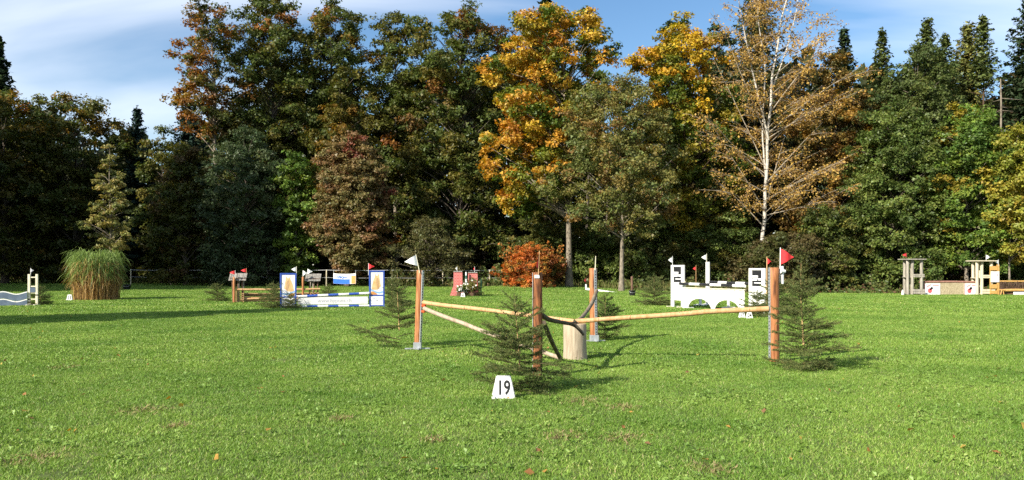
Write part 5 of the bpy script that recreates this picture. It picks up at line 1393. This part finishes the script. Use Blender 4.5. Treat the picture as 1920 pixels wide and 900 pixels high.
# ------------------------------------------------------------------ small things on the meadow edge
dt = 55.0
twp = Part('white_pipe', 'white rail lying by the grey slim trunk', 'rail', PT(1128, 545, dt))
twp.add('pipe', B().tube([PT(1100, 542, dt + 1), PT(1128, 546, dt + .3), PT(1156, 550, dt - .4)], .085, 10), 'white_paint')
twp.add('end_upright', B().tube([PT(1099, 543, dt + 1), PT(1099, 533, dt + 1)], .06, 8), 'white_paint')
flag('dull red pennant at the left end of the white rail', 1099, 1095, 520, 531, 536, dt + 1, 'dark_red_cloth', 'wood_dark', r=.012)
ts = Part('wooden_stake', 'brown wooden stake right of the grey slim trunk', 'stake', G(1185, 552))
g_ = G(1185, 552); ts.add('stake', round_post(B(), g_, g_ + Vector((0, 0, PZ(519, g_.y))), .075, 9, R_(91)), 'wood_dark')
ts.add('tip', B().tube([g_ + Vector((0, 0, PZ(519, g_.y))), g_ + Vector((0, 0, PZ(519, g_.y) + .04))], [.07, .03], 9), 'wood_dark')
def tub(label, foot, r, h, mat, name='bucket'):
    f = Vector(foot); t = Part(name, label, 'bucket', f)
    z = np.array([0, .01, h * .9, h * .93, h, h * .98, h * .5]); rr = np.array([r * .8, r * .82, r * .97, r * 1.06, r * 1.06, r * .95, r * .85])
    t.add('body', B().tube(np.stack([f.x + 0 * z, f.y + 0 * z, f.z + z], -1), rr, 18, cap=True), mat)
    a = np.linspace(0, math.pi, 9)
    t.add('handle', B().tube(np.stack([f.x + r * np.cos(a), f.y - r * .9 * np.sin(a), f.z + h * (.93 - .35 * np.sin(a))], -1), .008, 5), 'steel')
tub('black bucket standing in front of the brown stake', G(1185.5, 555), .19, .32, 'black_plastic')
tub('black tub lying in the grass right of the ornamental grass clump', G(238, 543), .27, .38, 'black_plastic', 'tub')
# banner on the fence
FB = Frame((PX(625, 70), 70), (PX(667, 69.3), 69.3))
tn_ = Part('fence_banner', 'white and blue advertising banner hanging on the wire fence', 'banner', FB.at(FB.L / 2))
z0, z1 = FB.zz(645, 531.5), FB.zz(645, 512.5); L = FB.L
def wavy(s0, s1, za, zb, out, mat, nm, par=None):
    n = 12; m = B(); pts = []
    for i in range(n + 1):
        s = s0 + (s1 - s0) * i / n; sag = .05 * math.sin(math.pi * s / L); w = .03 * math.sin(s * 6)
        pts += [FB.at(s, za - sag, out + w), FB.at(s, zb - sag, out + w)]
    m.add(pts, [(2 * i, 2 * i + 2, 2 * i + 3, 2 * i + 1) for i in range(n)], None, True)
    m.add([p - FB.n * .004 for p in pts], [(2 * i, 2 * i + 1, 2 * i + 3, 2 * i + 2) for i in range(n)], None, True)
    return tn_.add(nm, m, mat, par)
bs = wavy(0, L, z0, z1, 0, 'white_cloth', 'sheet')
wavy(.01, L * .74, z0 + .01, z0 + (z1 - z0) * .48, .008, 'print_blue', 'blue_field', bs)
wavy(L * .80, L * .99, z0 + .02, z0 + (z1 - z0) * .80, .008, 'print_orange', 'picture', bs)
text_mesh('lettering', 'HYPONA', .27, 'print_blue', bs, FB.at(L * .38, z0 + (z1 - z0) * .60, .03) - FB.at(L / 2), (math.pi / 2, 0, FB.rz), .001, 1.05, bold=.008)
for s_ in (0.02, L - .02): tn_.add('tie', B().tube([FB.at(s_, z1 - .02, 0), FB.at(s_, PZ(506.5, 70), -.05)], .012, 5), 'white_cloth')
# wire fence along the forest edge
def fence_pt(px):
    d = np.interp(px, [150, 395, 650, 920, 1000], [76.5, 75.5, 70.2, 69, 69]); return Vector((PX(px, d), d, 0))
tf = thing('wire_fence', 'thin wire fence with pale posts along the forest edge', 'fence', fence_pt(395))
off = tf.location
hF = 1.42
for px_ in (245, 320, 395, 500, 612, 735, 830, 918, 1000):
    p = fence_pt(px_) - Vector(off); rn = R_(int(px_))
    mpst = round_post(B(), p, p + Vector((rn.normal(0, .03), 0, hF + rn.normal(0, .04))), .055, 8, rn)
    mpst.build('post', 'wood_grey_warm_lit', tf)
for z_ in (hF - .05, .75):
    pts = []
    pl_ = (245, 320, 395, 500, 612, 735, 830, 918, 1000)
    for a, b in zip(pl_[:-1], pl_[1:]):
        A_, B_ = fence_pt(a) - Vector(off), fence_pt(b) - Vector(off)
        for k in range(5):
            q = A_.lerp(B_, k / 5); pts.append((q.x, q.y - .06, z_ - .04 * math.sin(k / 5 * math.pi)))
    q = fence_pt(1000) - Vector(off); pts.append((q.x, q.y - .06, z_))
    B().tube(pts, .017 if z_ > 1 else .010, 4).build('wire', 'wire', tf)
# ------------------------------------------------------------------ cut spruces set beside the jumps
NEEDLE = [((0.115, 0.145, 0.044), 5), ((0.15, 0.172, 0.054), 4), ((0.080, 0.108, 0.034), 3), ((0.20, 0.18, 0.065), 1)]
def small_spruce(seed, H, R, z0, nwh, lean=(0, 0), base_pile=0, low=None, dens=1.0, nw=0.0058):
    rng = R_(seed); wood = MB(); twg = MB(); fol = MB()
    zz = np.linspace(-0.05, H, 9); sx_ = lean[0] * (zz / H) ** 1.2 + .012 * np.sin(zz * 4); sy_ = lean[1] * (zz / H)
    wood.tube(np.stack([sx_, sy_, zz], -1), np.maximum(.021 * (1 - zz / (H * 1.02)), .003) * (H / 1.5), 7)
    segs = []                                            # twig pieces carrying needles
    def shoot(a, dirv, L, bend, depth, r):
        n = max(3, int(L / .05)); s = np.linspace(0, 1, n + 1)[:, None]
        dirv = unit(np.array(dirv)[None])[0]
        p = a + dirv * (s * L) + np.array([0, 0, 1.0]) * (bend * L * s ** 2) + np.cumsum(rng.normal(0, .004, (n + 1, 3)), 0)
        if r > .0031: twg.tube(p[::2] if n > 4 else p, np.linspace(r, .0018, len(p[::2] if n > 4 else p)), 3, cap=False)
        segs.append(p)
        if depth:
            side = np.cross(dirv, [0, 0, 1.0]); side = side / max(np.linalg.norm(side), 1e-6)
            sgn = 1
            for i in range(max(1, int(n * (.12 if depth > 1 else .2))), n + 1):
                for sgn in (-1, 1):
                    if rng.uniform() > .60 * dens: continue
                    f = i / (n + 1)
                    l2 = L * (.62 * (1 - f) + .10) * rng.uniform(.55, 1.1)
                    if l2 < .03: continue
                    d2 = dirv * .75 + side * sgn * .75 + np.array([0, 0, rng.normal(-.02, .14)])
                    shoot(p[i], d2, min(l2, .34), rng.uniform(-.1, .15), depth - 1, .003)
    for w in range(nwh):
        t = w / (nwh - 1); z = z0 + (H * .97 - z0) * t ** .95
        c = np.array([np.interp(z, zz, sx_), np.interp(z, zz, sy_), z])
        L0 = R * (1 - t) ** .75 + .06; k = rng.integers(4, 7) if t < .8 else 4
        a0 = rng.uniform(0, 6.28)
        for b in range(k):
            a = a0 + 6.283 * b / k + rng.normal(0, .2); L = L0 * rng.uniform(.6, 1.15)
            shoot(c + np.array([0, 0, rng.normal(0, .03)]), [math.cos(a), math.sin(a), .12 + .75 * t + rng.normal(0, .08)], L, .05 - .12 * (1 - t), 2 if L > .22 else 1, .0075 * (L / .6) + .002)
        if t < .9 and nwh > 6:
            for q in range(2):
                a = rng.uniform(0, 6.28); zq = z + (H - z0) / nwh * rng.uniform(.2, .8)
                shoot(np.array([np.interp(zq, zz, sx_), np.interp(zq, zz, sy_), zq]), [math.cos(a), math.sin(a), .3], L0 * .4, 0, 1, .003)
    for b in range(base_pile):
        a = rng.uniform(0, 6.28); L = R * rng.uniform(.6, 1.0)
        shoot(np.array([rng.normal(0, .05), rng.normal(0, .05), rng.uniform(.02, .12)]), [math.cos(a), math.sin(a) * .6, rng.uniform(.0, .16)], L, -.06, 2, .006)
    for (p0, dv, L, bend) in (low or ()): shoot(np.array(p0), dv, L, bend, 2, .010)
    shoot(np.array([sx_[-1], sy_[-1], H - .02]), [0, 0, 1], .12, 0, 0, .003)
    # needles
    A = np.concatenate([p[:-1] for p in segs]); Bv = np.concatenate([p[1:] for p in segs])
    D = Bv - A; Ln = np.linalg.norm(D, axis=1)
    per = np.maximum(1, np.round(Ln * 270 * dens).astype(int)); idx = np.repeat(np.arange(len(A)), per)
    m = len(idx); u = rng.uniform(0, 1, (m, 1)); base = A[idx] + D[idx] * u; ax = unit(D[idx])
    perp = unit(np.cross(ax, unit(rng.normal(size=(m, 3)))))
    nd = unit(ax * rng.uniform(.3, .8, (m, 1)) + perp + np.array([0, 0, .18]))
    ln = rng.uniform(.016, .028, (m, 1)); wv = unit(np.cross(nd, rng.normal(size=(m, 3)))) * nw
    base[:, 2] = np.maximum(base[:, 2], .012)
    vs = np.stack([base - wv * .6, base + wv * .6, base + nd * ln], 1).reshape(-1, 3)
    pal = pick_colors(rng, len(A), NEEDLE)[idx] * rng.uniform(.75, 1.25, (m, 1))
    fol.add(vs, np.arange(m * 3).reshape(m, 3), pal)
    return wood, twg, fol
def put_spruce(label, g, wf, rz=0.0, s=1.0):
    t = thing('cut_spruce', label, 'small spruce', (g[0], g[1], 0), rz, 'small cut spruces beside the jumps')
    t.scale = (s, s, s)
    wf[0].build('stem', 'stem_yellow', t); wf[1].build('twigs', 'twig_bark', t); wf[2].build('needles', 'needle', t)
    return t
sA = put_spruce('slender cut spruce with a long low branch left of the white pennant post', G(748, 651), small_spruce(401, 1.52, .48, .42, 9, (-.03, 0), low=[((0, 0, .16), (-1, -.1, .18), .95, .14), ((0, 0, .22), (.9, .2, .1), .3, 0), ((0, 0, .1), (-.6, -.4, .05), .5, .02)]))
sB = put_spruce('bushy cut spruce right behind the number 19 block', G(974, 736), small_spruce(402, 1.28, .66, .30, 10, (-.05, .02), base_pile=6))
sD = put_spruce('tall cut spruce right of the orange post with red pennant', G(1506, 692), small_spruce(403, 1.72, .68, .28, 11, (-.04, 0), base_pile=9))
sC = dup(sB, (G(1136, 638).x, 19.3, 0), 2.0, .82, 'half hidden cut spruce behind the rearmost post')
lowm = put_spruce('low dark cut spruce in front of the left horse wing', G(512, 577.5), small_spruce(404, 1.0, .80, .12, 9, (.02, 0), base_pile=5, dens=.75, nw=.009))
for (px_, py_, rz_, s_, lab_) in ((545, 578.5, 1.1, .62, 'small cut spruce leaning on the left horse wing'), (408, 565, 2.3, .85, 'cut spruce left of the rustic jump'), (76, 572, 3.0, .82, 'cut spruce behind the white ladder wing'), (1226, 573, .7, 1.25, 'tall cut spruce left of the white arch jump'), (1420, 594, 4.0, .85, 'cut spruce in front of the right white wing'), (614, 560, 5.2, .75, 'cut spruce below the advertising banner'), (735, 571, 1.9, 1.15, 'cut spruce right of the right horse wing'), (886, 555.2, 2.6, 1.05, 'cut spruce against the right brick pillar'), (1462, 590, 2.2, 1.2, 'cut spruce hidden behind the orange right post')):
    dup(lowm, G(px_, py_), rz_, s_, lab_)

# ------------------------------------------------------------------ tall clump of ornamental grass
def reed_clump():
    rng = R_(501); g = G(180, 562)
    t = thing('ornamental_grass', 'tall dense clump of ornamental grass, green above and straw coloured below', 'grass clump', g)
    def blades(n, hmin, hmax, arch, w, colf, rmax, s, z0=(0, 0), fall=.34, rmin=0.0):
        a = rng.uniform(0, 6.283, n); r = rmax * np.sqrt(rng.uniform(rmin, 1, n))
        base = np.stack([r * np.cos(a), r * np.sin(a), rng.uniform(*z0, n)], -1)
        oa = a + rng.normal(0, .7, n); dv = np.stack([np.cos(oa), np.sin(oa), 0 * oa], -1)
        h = rng.uniform(hmin, hmax, n) * (1 - .10 * (r / rmax) ** 2); o = rng.uniform(*arch, n) * (.35 + .65 * r / rmax)
        P = base[:, None] + dv[:, None] * o[:, None, None] * (s ** 2.1)[None, :, None]
        fl = fall * rng.uniform(.6, 1.5, n)
        P[:, :, 2] = base[:, 2:3] + h[:, None] * (s[None] - fl[:, None] * (s ** 4)[None])
        P[:, :, :2] += np.cumsum(rng.normal(0, .012, (n, len(s), 2)), axis=1)
        sa = rng.uniform(0, 6.283, n); W = np.stack([np.cos(sa), np.sin(sa), 0 * sa], -1)[:, None] * (w * rng.uniform(.6, 1.2, n))[:, None, None] * np.array([.9] * (len(s) - 2) + [.7, .1])[None, :, None]
        m = MB(); m.strips(P, W, colf(n, len(s) - 1)); return m
    s = np.linspace(0, 1, 9)
    STRAW = [((.54, .36, .14), 4), ((.40, .25, .09), 4), ((.24, .14, .055), 3), ((.14, .08, .035), 1.2)]
    GRN = [((.19, .27, .065), 5), ((.26, .34, .10), 4), ((.13, .20, .045), 3)]
    def mixcol(n, k):
        st = pick_colors(rng, n, STRAW); gr = pick_colors(rng, n, GRN)
        f = np.clip((np.linspace(0, 1, k)[None] - .52 + rng.normal(0, .2, (n, 1))) * 5, 0, 1)[:, :, None]
        return (st[:, None] * (1 - f) + gr[:, None] * f) * rng.uniform(.7, 1.3, (n, 1, 1))
    blades(1500, 2.2, 3.4, (.08, .62), .011, mixcol, .98, s).build('leaves', 'leaf', t)
    blades(900, 1.1, 2.5, (.05, .5), .011, lambda n, k: np.repeat(pick_colors(rng, n, STRAW)[:, None], k, 1) * rng.uniform(.6, 1.3, (n, k, 1)), 1.08, s).build('stalks', 'dry_leaf', t)
    blades(1700, .5, 1.0, (.25, .7), .012, lambda n, k: np.repeat(pick_colors(rng, n, GRN)[:, None], k, 1) * rng.uniform(.7, 1.25, (n, 1, 1)), 1.05, s, (.75, 2.15), .95, .15).build('hanging_leaves', 'leaf', t)
    blades(500, .4, .8, (.2, .6), .011, lambda n, k: np.repeat(pick_colors(rng, n, STRAW)[:, None], k, 1), 1.08, s, (.35, 1.75), 1.1, .4).build('dry_leaves', 'dry_leaf', t)
reed_clump()

# ------------------------------------------------------------------ weeds and brambles along the forest edge
def undergrowth():
    rng = R_(510); f = MB()
    n = 26000
    px_ = np.concatenate([rng.uniform(215, 960, n * 6 // 10), rng.uniform(-60, 215, n // 10), np.where(rng.uniform(size=n * 3 // 10) < .7, rng.uniform(960, 1500, n * 3 // 10), rng.uniform(1480, 1960, n * 3 // 10))]); n = len(px_)
    # pick a point a little inside the lawn edge on each view ray
    k = (px_ - 960) / FPX
    y = np.full(n, 70.0)
    for _ in range(12): y = .5 * y + .5 * edge_y(k * y)
    y = y + rng.uniform(-1.2, 5.0, n); x = k * y
    top = np.interp(px_, [-60, 150, 240, 330, 420, 560, 700, 940, 1000, 1300, 1500, 1620, 1960], [.8, .8, 1.0, 1.5, 1.6, 1.2, 1.5, 1.6, .6, .9, 1.1, .7, .7]) * (.75 + .35 * np.sin(px_ * .07) + .25 * np.sin(px_ * .19))
    top = np.where(y < edge_y(x), top * .45, top)
    z = top * rng.uniform(0, 1, n) ** .8
    P = np.stack([x, y, z], -1)
    N = unit(rng.normal(size=P.shape) * .7 + [0, -.25, .6])
    leaf_quads(f, P, N, .17, pick_colors(rng, n, [((.075, .105, .025), 5), ((.11, .13, .035), 3), ((.15, .12, .045), 2), ((.12, .06, .035), 1)]) * rng.uniform(.7, 1.3, (n, 1)), rng)
    # tall grass stalks
    m = 4000; px2 = rng.uniform(200, 1480, m); k = (px2 - 960) / FPX; y = np.full(m, 70.0)
    for _ in range(12): y = .5 * y + .5 * edge_y(k * y)
    y += rng.uniform(-1.0, 1.2, m); x = k * y
    b = np.stack([x, y, 0 * x], -1); h = rng.uniform(.25, .8, m); a = rng.uniform(0, 6.28, m); s = np.array([0, .5, 1.0])
    Pp = b[:, None] + np.stack([np.cos(a), np.sin(a), 0 * a], -1)[:, None] * (h * .35)[:, None, None] * (s ** 2)[None, :, None]; Pp[:, :, 2] = h[:, None] * s[None]
    W = np.tile(np.array([.012, 0, 0]), (m, 3, 1)) * np.array([1, .8, .2])[None, :, None]
    f.strips(Pp, W, pick_colors(rng, m, [((.14, .17, .04), 4), ((.26, .22, .09), 3), ((.10, .14, .03), 3)]))
    o = stuff(f.build('undergrowth', 'leaf_matt')); o['label'] = 'weeds and brambles along the foot of the forest edge'; o['category'] = 'undergrowth'
undergrowth()
